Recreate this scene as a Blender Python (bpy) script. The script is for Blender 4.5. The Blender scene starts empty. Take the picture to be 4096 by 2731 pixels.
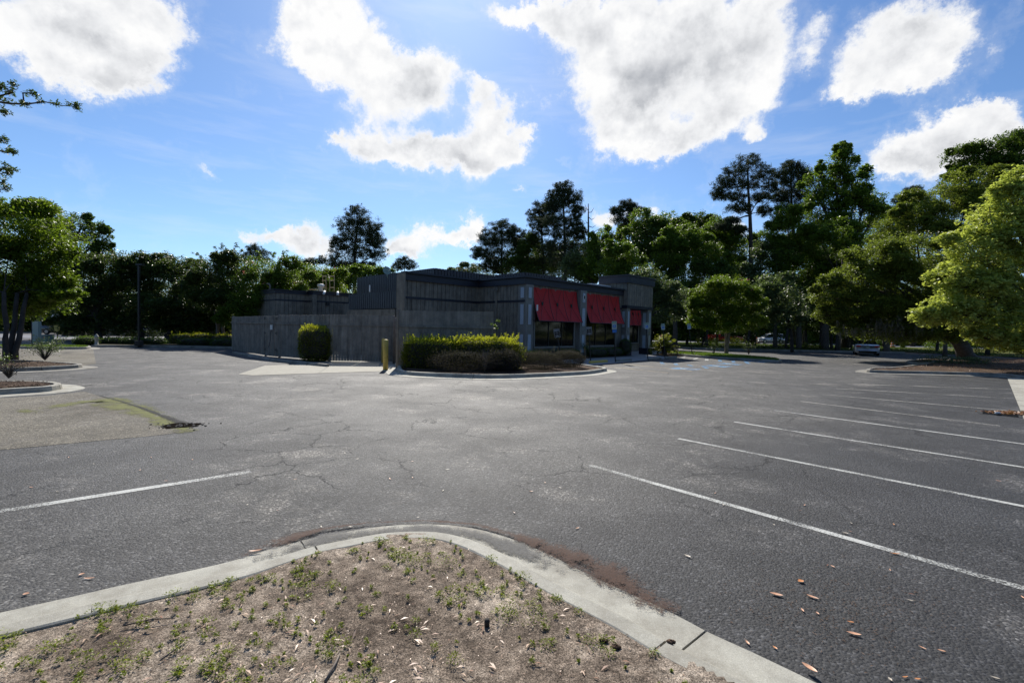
import bpy, math, random
import numpy as np
from mathutils import Vector, Matrix
from mathutils.geometry import tessellate_polygon
random.seed(7); R = np.random.default_rng(7)
sc = bpy.context.scene
COL = sc.collection
F = 1877.0; HC = 1.85
PITCH = 53.5/F; ROLL = 0.0207
CM = Matrix.Rotation(math.pi/2-PITCH, 3, 'X') @ Matrix.Rotation(ROLL, 3, 'Z')
SUN_AZ, SUN_EL = math.radians(-9), math.radians(41)

# ---------------------------------------------------------------- geometry helpers
def ray(u, v): return CM @ Vector(((u-2048)/F, -(v-1365.5)/F, -1))
def G(u, v, z=0.0):
    d = ray(u, v); t = (z-HC)/d.z
    return Vector((d.x*t, d.y*t, z))
def P(u, v, D):
    d = ray(u, v); t = D/d.y
    return Vector((d.x*t, D, HC+d.z*t))

class MB:
    def __init__(s): s.v = []; s.f = []; s.m = []
    def add(s, vs, fs, mi=0):
        o = len(s.v); s.v += [tuple(p) for p in vs]
        for f in fs: s.f.append([i+o for i in f]); s.m.append(mi)
        return s
    def box(s, c, size, rz=0.0, mi=0, rot=None):
        x, y, z = [d/2 for d in size]
        vs = [Vector((i, j, k)) for k in (-z, z) for j in (-y, y) for i in (-x, x)]
        M = rot if rot else Matrix.Rotation(rz, 3, 'Z')
        c = Vector(c)
        return s.add([c+M@p for p in vs], [(0,2,3,1),(4,5,7,6),(0,1,5,4),(2,6,7,3),(0,4,6,2),(1,3,7,5)], mi)
    def prism(s, poly, z0, z1, mi=0):
        n = len(poly); vs = [(p[0], p[1], z0) for p in poly]+[(p[0], p[1], z1) for p in poly]
        fs = [(i, (i+1) % n, (i+1) % n+n, i+n) for i in range(n)]
        tr = tessellate_polygon([[Vector((p[0], p[1], 0)) for p in poly]])
        fs += [tuple(i+n for i in t) for t in tr]+[tuple(reversed(t)) for t in tr]
        return s.add(vs, fs, mi)
    def sheet(s, poly, z, mi=0):
        tr = tessellate_polygon([[Vector((p[0], p[1], 0)) for p in poly]])
        return s.add([(p[0], p[1], z) for p in poly], tr, mi)
    def tube(s, pts, rad, n=8, mi=0, cap=True):
        pts = [Vector(p) for p in pts]
        if not hasattr(rad, '__len__'): rad = [rad]*len(pts)
        vs = []; up = Vector((0.13, 0.31, 1)).normalized()
        for i, p in enumerate(pts):
            t = (pts[min(i+1, len(pts)-1)]-pts[max(i-1, 0)])
            t = t.normalized() if t.length > 1e-9 else Vector((0, 0, 1))
            a = t.cross(up if abs(t.dot(up)) < .95 else Vector((1, 0, 0))).normalized(); b = t.cross(a)
            for k in range(n):
                w = 2*math.pi*k/n; vs.append(p+(a*math.cos(w)+b*math.sin(w))*rad[i])
        fs = [(i*n+k, i*n+(k+1) % n, (i+1)*n+(k+1) % n, (i+1)*n+k) for i in range(len(pts)-1) for k in range(n)]
        if cap: fs += [tuple(reversed(range(n))), tuple((len(pts)-1)*n+k for k in range(n))]
        return s.add(vs, fs, mi)
    def lathe(s, prof, c, n=16, mi=0):
        vs = [(c[0]+r*math.cos(2*math.pi*k/n), c[1]+r*math.sin(2*math.pi*k/n), c[2]+z) for r, z in prof for k in range(n)]
        fs = [(i*n+k, i*n+(k+1) % n, (i+1)*n+(k+1) % n, (i+1)*n+k) for i in range(len(prof)-1) for k in range(n)]
        fs += [tuple(reversed(range(n))), tuple((len(prof)-1)*n+k for k in range(n))]
        return s.add(vs, fs, mi)
    def build(s, name, mats, parent=None, smooth=False):
        me = bpy.data.meshes.new(name); me.from_pydata(s.v, [], s.f)
        if not isinstance(mats, (list, tuple)): mats = [mats]
        for m in mats: me.materials.append(m)
        if len(mats) > 1: me.polygons.foreach_set('material_index', s.m)
        if smooth: me.polygons.foreach_set('use_smooth', [True]*len(me.polygons))
        o = bpy.data.objects.new(name, me); COL.objects.link(o)
        if parent is not None:
            o.parent = parent
            o.matrix_parent_inverse = parent.matrix_world.inverted() if False else Matrix.Translation(-Vector(parent.location))
        return o
def tag(o, label, cat, group=None, kind=None):
    if label: o['label'] = label
    if cat: o['category'] = cat
    if group: o['group'] = group
    if kind: o['kind'] = kind
    return o
def thing(name, label, cat, loc=(0,0,0), group=None):
    o = bpy.data.objects.new(name, None); COL.objects.link(o); o.location = loc; o.empty_display_size = .2
    return tag(o, label, cat, group)
def struct(o): o['kind'] = 'structure'; return o

# ---------------------------------------------------------------- materials
def newmat(name):
    m = bpy.data.materials.new(name); m.use_nodes = True
    nt = m.node_tree; return m, nt, nt.nodes['Principled BSDF']
def nd(nt, t, **k):
    n = nt.nodes.new(t)
    for a, b in k.items():
        if a.startswith('i_'):
            key = a[2:]; key = int(key) if key.isdigit() else key.replace('_', ' ')
            n.inputs[key].default_value = b
        else: setattr(n, a, b)
    return n
def ramp(nt, fac, stops):
    r = nd(nt, 'ShaderNodeValToRGB'); el = r.color_ramp.elements
    while len(el) < len(stops): el.new(.5)
    for e, (p, c) in zip(el, stops):
        e.position = p; e.color = (c, c, c, 1) if not hasattr(c, '__len__') else (*c, 1)
    nt.links.new(fac, r.inputs[0]); return r.outputs[0]
def noise(nt, scale, detail=4, rough=.6, vec=None, w=None):
    n = nd(nt, 'ShaderNodeTexNoise', i_Scale=scale, i_Detail=detail, i_Roughness=rough)
    if vec is None: vec = nd(nt, 'ShaderNodeNewGeometry').outputs['Position']
    nt.links.new(vec, n.inputs['Vector']); return n.outputs['Fac']
def mixc(nt, fac, a, b, mode='MIX'):
    n = nd(nt, 'ShaderNodeMix', data_type='RGBA', blend_type=mode)
    for s, x in ((n.inputs[0], fac), (n.inputs[6], a), (n.inputs[7], b)):
        if isinstance(x, bpy.types.NodeSocket): nt.links.new(x, s)
        elif hasattr(x, '__len__'): s.default_value = (*x, 1)
        else: s.default_value = x
    return n.outputs[2]
def mth(nt, op, a, b=None, c=None, clamp=False):
    n = nd(nt, 'ShaderNodeMath', operation=op, use_clamp=clamp)
    for i, x in enumerate((a, b, c)):
        if x is None: continue
        if isinstance(x, bpy.types.NodeSocket): nt.links.new(x, n.inputs[i])
        else: n.inputs[i].default_value = x
    return n.outputs[0]
def simple(name, col, rough=.6, var=.25, scale=6, bump=.1, bscale=80, metal=0, spec=.5):
    m, nt, b = newmat(name)
    n1 = noise(nt, scale, 5)
    lo = tuple(c*(1-var) for c in col); hi = tuple(min(1, c*(1+var)) for c in col)
    nt.links.new(ramp(nt, n1, [(.3, lo), (.7, hi)]), b.inputs['Base Color'])
    b.inputs['Roughness'].default_value = rough; b.inputs['Metallic'].default_value = metal
    b.inputs['Specular IOR Level'].default_value = spec
    if bump:
        bp = nd(nt, 'ShaderNodeBump', i_Strength=bump, i_Distance=.01)
        nt.links.new(noise(nt, bscale, 3), bp.inputs['Height']); nt.links.new(bp.outputs[0], b.inputs['Normal'])
    return m
M = {}
def asphalt(name, c_lo, c_hi, patch, crack=1.0, rough=.55, seal=True):
    m, nt, b = newmat(name)
    pos = nd(nt, 'ShaderNodeNewGeometry').outputs['Position']
    agg = nd(nt, 'ShaderNodeTexVoronoi', i_Scale=58.0); nt.links.new(pos, agg.inputs['Vector'])
    fine = noise(nt, 260, 3, .7, pos); mid = noise(nt, 9, 6, .65, pos); big = noise(nt, .22, 5, .6, pos)
    sepc = nd(nt, 'ShaderNodeSeparateColor'); nt.links.new(agg.outputs['Color'], sepc.inputs[0])
    base = mixc(nt, ramp(nt, big, [(.35, 0), (.65, 1)]), c_lo, c_hi)
    base = mixc(nt, 1.0, base, ramp(nt, mid, [(.3, .78), (.7, 1.2)]), 'MULTIPLY')
    stone = ramp(nt, sepc.outputs[0], [(0, .38), (.45, .75), (.75, 1.25), (.9, 1.9), (1, 3.6)])
    base = mixc(nt, 1.0, base, stone, 'MULTIPLY')
    base = mixc(nt, ramp(nt, fine, [(.35, 0), (.75, .5)]), base, tuple(c*1.9 for c in c_hi))
    # pale worn patches
    pw = mth(nt, 'MULTIPLY', ramp(nt, noise(nt, .55, 7, .72, pos), [(.54, 0), (.66, 1)]), patch)
    base = mixc(nt, pw, base, mixc(nt, 1.0, (.13, .12, .105), stone, 'MULTIPLY'))
    if seal:   # stall areas carry a darker, bluer sealer
        sp = nd(nt, 'ShaderNodeSeparateXYZ'); nt.links.new(pos, sp.inputs[0])
        w = mth(nt, 'MULTIPLY', mth(nt, 'SUBTRACT', noise(nt, .35, 4, .6, pos), .5), 3.0)
        side = mth(nt, 'ADD', mth(nt, 'SUBTRACT', mth(nt, 'ADD', mth(nt, 'MULTIPLY', sp.outputs[0], .714), mth(nt, 'MULTIPLY', sp.outputs[1], -.70)), -3.2), w)
        k = nd(nt, 'ShaderNodeMapRange', interpolation_type='SMOOTHSTEP', i_1=-.4, i_2=1.6); nt.links.new(side, k.inputs[0])
        base = mixc(nt, mth(nt, 'MULTIPLY', k.outputs[0], .85), base, mixc(nt, 1.0, base, (.46, .48, .53), 'MULTIPLY'))
    # cracks
    wv = nd(nt, 'ShaderNodeVectorMath', operation='ADD'); nt.links.new(pos, wv.inputs[0])
    wn = nd(nt, 'ShaderNodeTexNoise', i_Scale=2.2, i_Detail=6, i_Roughness=.7); nt.links.new(pos, wn.inputs['Vector'])
    ws = nd(nt, 'ShaderNodeVectorMath', operation='SCALE', i_3=.55); nt.links.new(wn.outputs['Color'], ws.inputs[0])
    nt.links.new(ws.outputs[0], wv.inputs[1])
    vo = nd(nt, 'ShaderNodeTexVoronoi', feature='DISTANCE_TO_EDGE', i_Scale=.85); nt.links.new(wv.outputs[0], vo.inputs['Vector'])
    line = ramp(nt, vo.outputs['Distance'], [(0, 1), (.005, .7), (.010, 0)])
    vo2 = nd(nt, 'ShaderNodeTexVoronoi', feature='DISTANCE_TO_EDGE', i_Scale=3.1); nt.links.new(wv.outputs[0], vo2.inputs['Vector'])
    l2 = mth(nt, 'MULTIPLY', ramp(nt, vo2.outputs['Distance'], [(0, .8), (.012, .5), (.022, 0)]), ramp(nt, noise(nt, .8, 5, .7, pos), [(.62, 0), (.72, .8)]))
    # oil spots and tyre-darkened bands
    oil = nd(nt, 'ShaderNodeTexVoronoi', i_Scale=.55, i_Randomness=1.0); nt.links.new(wv.outputs[0], oil.inputs['Vector'])
    base = mixc(nt, mth(nt, 'MULTIPLY', ramp(nt, oil.outputs['Distance'], [(.06, 1), (.2, 0)]), ramp(nt, noise(nt, .31, 2, .5, pos), [(.52, 0), (.6, .55)])), base, (.02, .019, .018))
    base = mixc(nt, 1.0, base, ramp(nt, noise(nt, 1.1, 6, .7, pos), [(.32, .68), (.68, 1.28)]), 'MULTIPLY')
    msk = ramp(nt, noise(nt, .45, 4, .6, pos), [(.47, 0), (.6, 1)])
    ck = mth(nt, 'MULTIPLY', mth(nt, 'MAXIMUM', mth(nt, 'MULTIPLY', line, msk), l2), crack)
    base = mixc(nt, ck, base, (.008, .008, .008))
    nt.links.new(base, b.inputs['Base Color'])
    rr = ramp(nt, noise(nt, .5, 5, .6, pos), [(.3, rough-.07), (.7, rough+.08)])
    nt.links.new(rr, b.inputs['Roughness']); b.inputs['Specular IOR Level'].default_value = .32
    h = mth(nt, 'ADD', mth(nt, 'MULTIPLY', agg.outputs['Distance'], -1.0), mth(nt, 'MULTIPLY', fine, .6))
    h = mth(nt, 'SUBTRACT', h, mth(nt, 'MULTIPLY', ck, 2.0))
    bp = nd(nt, 'ShaderNodeBump', i_Strength=.8, i_Distance=.009); nt.links.new(h, bp.inputs['Height'])
    nt.links.new(bp.outputs[0], b.inputs['Normal']); return m
M['asphalt'] = asphalt('asphalt', (.033, .033, .034), (.068, .065, .060), .9, 1.0, .68)
M['gravel'] = asphalt('old_gravel_asphalt', (.06, .05, .036), (.15, .135, .105), .9, .2, .8, False)
M['road'] = simple('road_asphalt', (.16, .16, .165), .6, .15)
def concrete(name, col, stain=(.09, .075, .05), amt=.6, green=False):
    m, nt, b = newmat(name)
    pos = nd(nt, 'ShaderNodeNewGeometry').outputs['Position']
    c = ramp(nt, noise(nt, 3, 7, .7, pos), [(.3, tuple(x*.8 for x in col)), (.7, tuple(x*1.15 for x in col))])
    c = mixc(nt, 1.0, c, ramp(nt, noise(nt, 150, 3, .7, pos), [(.3, .72), (.7, 1.22)]), 'MULTIPLY')
    st = mth(nt, 'MULTIPLY', ramp(nt, noise(nt, 1.6, 7, .75, pos), [(.44, 0), (.66, 1)]), amt)
    c = mixc(nt, st, c, stain)
    v = nd(nt, 'ShaderNodeTexVoronoi', i_Scale=90); nt.links.new(pos, v.inputs['Vector'])
    c = mixc(nt, ramp(nt, v.outputs['Distance'], [(.06, .75), (.16, 0)]), c, (.75, .73, .7))
    nt.links.new(c, b.inputs['Base Color']); b.inputs['Roughness'].default_value = .8
    bp = nd(nt, 'ShaderNodeBump', i_Strength=.35, i_Distance=.006); nt.links.new(noise(nt, 90, 5, .7, pos), bp.inputs['Height'])
    nt.links.new(bp.outputs[0], b.inputs['Normal']); return m
M['kerb'] = concrete('kerb_concrete', (.38, .365, .305), (.17, .15, .115), amt=.75)
M['kerbfar'] = concrete('weathered_kerb', (.27, .255, .22), amt=.8)
M['pad'] = concrete('pad_concrete', (.30, .28, .225), (.2, .18, .14), .5)
M['walk'] = concrete('walk_concrete', (.32, .31, .29), (.2, .19, .17), .4)
def soilmat(name, a, bcol, c, s=5.0):
    m, nt, b = newmat(name)
    pos = nd(nt, 'ShaderNodeNewGeometry').outputs['Position']
    k = ramp(nt, noise(nt, 1.7, 8, .75, pos), [(.36, a), (.5, bcol), (.64, c)])
    k = mixc(nt, 1.0, k, ramp(nt, noise(nt, 120, 3, .8, pos), [(.34, .2), (.5, .9), (.66, 2.0)]), 'MULTIPLY')
    k = mixc(nt, 1.0, k, ramp(nt, noise(nt, 18, 6, .8, pos), [(.38, .5), (.62, 1.3)]), 'MULTIPLY')
    nt.links.new(k, b.inputs['Base Color']); b.inputs['Roughness'].default_value = .95; b.inputs['Specular IOR Level'].default_value = .1
    bp = nd(nt, 'ShaderNodeBump', i_Strength=.8, i_Distance=.012)
    nt.links.new(mth(nt, 'ADD', noise(nt, 70, 5, .8, pos), noise(nt, 14, 4, .7, pos)), bp.inputs['Height'])
    nt.links.new(bp.outputs[0], b.inputs['Normal']); return m
M['soil'] = soilmat('sandy_soil', (.105, .08, .06), (.24, .19, .145), (.45, .375, .295))
M['mulch'] = soilmat('bark_mulch', (.04, .026, .018), (.09, .06, .042), (.16, .115, .08))
M['dirt'] = soilmat('wood_floor', (.025, .022, .012), (.045, .04, .02), (.07, .06, .03))
M['grass'] = soilmat('lawn_grass', (.06, .085, .016), (.10, .14, .022), (.15, .18, .035))
M['verge'] = soilmat('verge_grass', (.06, .07, .018), (.11, .12, .03), (.18, .17, .05))
M['siding'] = simple('grey_siding', (.135, .13, .112), .75, .12, 1.5, .15, 40)
M['trimgrey'] = simple('column_paint', (.19, .185, .165), .65, .08, 2, .05)
M['panel'] = simple('pale_blue_panel', (.36, .41, .46), .6, .06, 2, .05)
M['navy'] = simple('navy_metal', (.016, .018, .028), .45, .2, 2, .03)
M['fascia'] = simple('dark_fascia', (.014, .016, .026), .5, .2, 2, .03)
def boardmat(name, col, amt):
    m = simple(name, col, .8, .3, 2.2, .3, 30); nt = m.node_tree; b = nt.nodes['Principled BSDF']; src = b.inputs['Base Color'].links[0].from_socket
    g = nd(nt, 'ShaderNodeNewGeometry'); k = ramp(nt, g.outputs['Random Per Island'], [(0, 1-amt), (1, 1+amt)])
    mp_ = nd(nt, 'ShaderNodeMapping'); mp_.inputs['Scale'].default_value = (5, 5, .5); nt.links.new(g.outputs['Position'], mp_.inputs[0])
    stx = ramp(nt, noise(nt, 1.0, 6, .7, mp_.outputs[0]), [(.35, .72), (.5, 1.0), (.7, 1.16)])
    nt.links.new(mixc(nt, 1.0, mixc(nt, 1.0, src, k, 'MULTIPLY'), stx, 'MULTIPLY'), b.inputs['Base Color']); return m
M['siding'] = boardmat('grey_siding', (.170, .152, .120), .07)
M['fence'] = boardmat('grey_fence_board', (.20, .18, .15), .14)
M['fence_flat'] = simple('grey_fence_board', (.10, .094, .082), .8, .3, 2.2, .3, 30)
M['concretewhite'] = simple('white_metal', (.7, .7, .68), .5, .08)
M['white'] = simple('white_paint', (.75, .75, .72), .5, .06)
M['black'] = simple('black_metal', (.008, .008, .009), .4, .2)
M['yellow'] = simple('yellow_paint', (.55, .40, .09), .55, .14, 8)
M['bark'] = simple('bark', (.085, .07, .055), .9, .4, 7, .8, 14)
M['barkpale'] = simple('smooth_bark', (.17, .14, .115), .8, .3, 5, .3, 10)
M['barkdark'] = simple('dark_bark', (.04, .034, .028), .9, .4, 3, .8, 8)
M['rubber'] = simple('rubber', (.012, .012, .012), .8, .2)
M['hole'] = simple('pothole_black', (.014, .012, .01), 1, .5, 12, .5, 40, spec=0)
M['chrome'] = simple('wheel_metal', (.45, .45, .46), .3, .05, metal=.9)
M['tan'] = simple('tan_stucco', (.30, .26, .20), .8, .1)
M['brick'] = simple('brown_brick', (.12, .06, .045), .8, .25, 12)
M['roofw'] = simple('roof_membrane', (.65, .66, .68), .6, .08)
M['tanmetal'] = simple('tan_metal', (.48, .36, .2), .6, .1)
M['hydrant'] = simple('hydrant_paint', (.3, .3, .26), .6, .1)
M['signw'] = simple('sign_white', (.34, .40, .35), .45, .04)
M['blue'] = simple('sign_blue', (.02, .14, .45), .45, .05)
M['txt'] = simple('sign_letter', (.6, .6, .6), .5, .02, bump=0)
M['green'] = simple('green_letter', (.02, .2, .08), .5, .02, bump=0)
M['boxgreen'] = simple('utility_green', (.22, .28, .22), .6, .1)
M['orange'] = simple('safety_orange', (.65, .09, .02), .5, .06)
M['red'] = simple('truck_red', (.35, .012, .01), .3, .05)
M['lampred'] = simple('tail_lamp', (.5, .02, .015), .25, .05, bump=0)
M['stop'] = concrete('wheel_stop', (.24, .23, .2))
def glass():
    m, nt, b = newmat('dark_glass')
    b.inputs['Base Color'].default_value = (.006, .007, .008, 1); b.inputs['Roughness'].default_value = .06
    bp = nd(nt, 'ShaderNodeBump', i_Strength=.06, i_Distance=.02); nt.links.new(noise(nt, 1.2, 2), bp.inputs['Height'])
    nt.links.new(bp.outputs[0], b.inputs['Normal']); return m
M['glass'] = glass()
def carpaint(n, c, r=.25):
    m, nt, b = newmat(n); b.inputs['Base Color'].default_value = (*c, 1); b.inputs['Roughness'].default_value = r
    b.inputs['Metallic'].default_value = .35; b.inputs['Coat Weight'].default_value = .6; return m
M['silver'] = carpaint('silver_paint', (.68, .69, .71), .35); M['carwhite'] = carpaint('white_car_paint', (.72, .73, .74)); M['cardark'] = carpaint('dark_car_paint', (.02, .02, .025), .1)
M['carred'] = carpaint('red_car_paint', (.45, .015, .012))
def awningmat():
    m, nt, b = newmat('red_canvas')
    pos = nd(nt, 'ShaderNodeNewGeometry').outputs['Position']
    nt.links.new(ramp(nt, noise(nt, 1.4, 5, .6, pos), [(.3, (.50, .009, .009)), (.7, (.60, .012, .012))]), b.inputs['Base Color'])
    b.inputs['Roughness'].default_value = .55
    bp = nd(nt, 'ShaderNodeBump', i_Strength=.15, i_Distance=.04); nt.links.new(noise(nt, 2.2, 3, .5, pos), bp.inputs['Height'])
    nt.links.new(bp.outputs[0], b.inputs['Normal'])
    tr = nd(nt, 'ShaderNodeBsdfTranslucent', i_Color=(.6, .02, .02, 1)); mx = nd(nt, 'ShaderNodeMixShader', i_0=.25)
    nt.links.new(b.outputs[0], mx.inputs[1]); nt.links.new(tr.outputs[0], mx.inputs[2])
    nt.links.new(mx.outputs[0], nt.nodes['Material Output'].inputs[0]); return m
M['awning'] = awningmat()
def paint(name, col, wear=.5):
    m, nt, b = newmat(name)
    pos = nd(nt, 'ShaderNodeNewGeometry').outputs['Position']
    b.inputs['Base Color'].default_value = (*col, 1); b.inputs['Roughness'].default_value = .65
    w = mth(nt, 'ADD', mth(nt, 'MULTIPLY', noise(nt, 60, 5, .8, pos), .65), mth(nt, 'MULTIPLY', noise(nt, 1.3, 4, .6, pos), .35))
    nt.links.new(ramp(nt, w, [(wear-.05, 0), (wear+.04, .9)]), b.inputs['Alpha']); return m
M['line'] = paint('line_paint', (.52, .52, .48), .489)
M['lineold'] = paint('faded_line_paint', (.5, .48, .42), .50)
M['lineyel'] = paint('faded_yellow_paint', (.6, .45, .22), .49)
M['lineblue'] = paint('blue_line_paint', (.09, .28, .5), .50)
def stainmat(name, col, sc_, lo):
    m, nt, b = newmat(name)
    pos = nd(nt, 'ShaderNodeNewGeometry').outputs['Position']
    nt.links.new(ramp(nt, noise(nt, 60, 4, .8, pos), [(.3, tuple(c*.5 for c in col)), (.7, tuple(c*1.5 for c in col))]), b.inputs['Base Color']); b.inputs['Roughness'].default_value = .9
    at = nd(nt, 'ShaderNodeAttribute', attribute_name='edge')
    w = mth(nt, 'ADD', mth(nt, 'SUBTRACT', mth(nt, 'MULTIPLY', mth(nt, 'ADD', noise(nt, sc_, 6, .75, pos), mth(nt, 'MULTIPLY', noise(nt, sc_*.22, 4, .6, pos), .8)), 2.0), 1.2), mth(nt, 'ADD', at.outputs['Fac'], mth(nt, 'MULTIPLY', mth(nt, 'SUBTRACT', noise(nt, 110, 3, .8, pos), .5), 2.2)))
    nt.links.new(ramp(nt, w, [(lo, 0), (lo+.5, .85)]), b.inputs['Alpha']); return m
M['silt'] = stainmat('brown_silt', (.07, .036, .022), 16, .92)
M['gutstain'] = stainmat('gutter_stain', (.12, .115, .105), 9, .86)
M['moss'] = stainmat('ground_moss', (.15, .155, .04), 9, .96)
M['patchedge'] = stainmat('broken_edge', (.012, .011, .01), 9, .95)

def leafmat(name, dark, light, trans=.35, gloss=.35):
    m, nt, b = newmat(name)
    at = nd(nt, 'ShaderNodeAttribute', attribute_name='tint')
    c = ramp(nt, at.outputs['Fac'], [(0, dark), (.55, tuple((x+y)/2 for x, y in zip(dark, light))), (1, light)])
    nt.links.new(c, b.inputs['Base Color']); b.inputs['Roughness'].default_value = .42 if gloss > .2 else .75
    b.inputs['Specular IOR Level'].default_value = gloss
    tr = nd(nt, 'ShaderNodeBsdfTranslucent')
    tc = mixc(nt, 1.0, c, (1.3, 1.35, .7), 'MULTIPLY'); nt.links.new(tc, tr.inputs['Color'])
    mx = nd(nt, 'ShaderNodeMixShader', i_0=trans)
    nt.links.new(b.outputs[0], mx.inputs[1]); nt.links.new(tr.outputs[0], mx.inputs[2])
    nt.links.new(mx.outputs[0], nt.nodes['Material Output'].inputs[0]); return m
LM = {
 'crape': leafmat('crape_leaf', (.06, .10, .014), (.19, .26, .028), .52, .3),
 'oak': leafmat('oak_leaf', (.038, .06, .018), (.092, .13, .03), .42, .3),
 'olive': leafmat('olive_leaf', (.09, .12, .026), (.21, .25, .05), .5, .25),
 'pine': leafmat('pine_needle', (.022, .034, .018), (.06, .078, .035), .2, .2),
 'dark': leafmat('dark_leaf', (.045, .075, .018), (.11, .165, .032), .45, .25),
 'mid': leafmat('mid_leaf', (.07, .115, .02), (.17, .245, .038), .5, .3),
 'bright': leafmat('bright_leaf', (.065, .11, .015), (.15, .22, .03), .45, .4),
 'grey': leafmat('grey_green_leaf', (.065, .095, .045), (.16, .21, .09), .42, .4),
 'maple': leafmat('maple_leaf', (.27, .32, .07), (.56, .59, .19), .45, .25),
 'hedge': leafmat('hedge_leaf', (.04, .055, .010), (.50, .50, .045), .5, .18),  # pale end is for the sunlit tops painted on by tint
 'plum': leafmat('plum_leaf', (.045, .04, .038), (.105, .095, .088), .22, .04),
 'cycad': leafmat('cycad_leaf', (.12, .14, .015), (.32, .33, .04), .45, .4),
 'moss': leafmat('hanging_moss', (.12, .11, .085), (.22, .2, .16), .4, .1),
 'pink': leafmat('pink_blossom', (.45, .1, .14), (.65, .3, .32), .3, .2),
 'weed': leafmat('weed_leaf', (.09, .13, .015), (.30, .34, .04), .5, .3),
 'litter': leafmat('dry_leaf', (.30, .15, .09), (.68, .5, .36), .15, .4),
 'litterd': leafmat('dark_debris', (.05, .033, .024), (.16, .11, .08), .0, .1),
 'leafor': leafmat('orange_leaf', (.16, .07, .04), (.42, .22, .11), .15, .5),
}
def qmesh(name, V, mat, tint=None, parent=None):
    """V: (n,4,3) quads"""
    n = len(V); me = bpy.data.meshes.new(name)
    me.vertices.add(n*4); me.vertices.foreach_set('co', V.reshape(-1).astype(np.float32))
    me.loops.add(n*4); me.loops.foreach_set('vertex_index', np.arange(n*4, dtype=np.int32))
    me.polygons.add(n); me.polygons.foreach_set('loop_start', np.arange(0, n*4, 4, dtype=np.int32))
    me.update(calc_edges=True)
    if tint is not None:
        a = me.attributes.new('tint', 'FLOAT', 'FACE'); a.data.foreach_set('value', tint.astype(np.float32))
    me.materials.append(mat)
    o = bpy.data.objects.new(name, me); COL.objects.link(o)
    if parent is not None:
        o.parent = parent; o.matrix_parent_inverse = Matrix.Translation(-Vector(parent.location))
    return o
def unit(a): return a/np.maximum(np.linalg.norm(a, axis=-1, keepdims=True), 1e-9)
def leaves(cent, size, asp=.5, up=.35, dirs=None):
    """quads centred at cent (n,3); long axis random or given"""
    n = len(cent)
    nrm = R.normal(size=(n, 3)); nrm[:, 2] = np.abs(nrm[:, 2])+up*2; nrm = unit(nrm)
    d = R.normal(size=(n, 3)) if dirs is None else dirs
    d = unit(d-(d*nrm).sum(1, keepdims=True)*nrm); s = np.cross(nrm, d)
    L = (size*R.uniform(.6, 1.3, n))[:, None]*.5; W = L*asp
    droop = nrm*L*.25
    return np.stack([cent-d*L-droop, cent+s*W, cent+d*L-droop, cent-s*W], 1)
def clumps(c, r, n, flat=.7):
    """n points in each clump: c (m,3), r (m,)"""
    m = len(c); q = R.normal(size=(m, n, 3)); q = unit(q)*R.random((m, n, 1))**.45
    q[..., 2] *= flat
    return (c[:, None, :]+q*r[:, None, None]).reshape(-1, 3)

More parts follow.
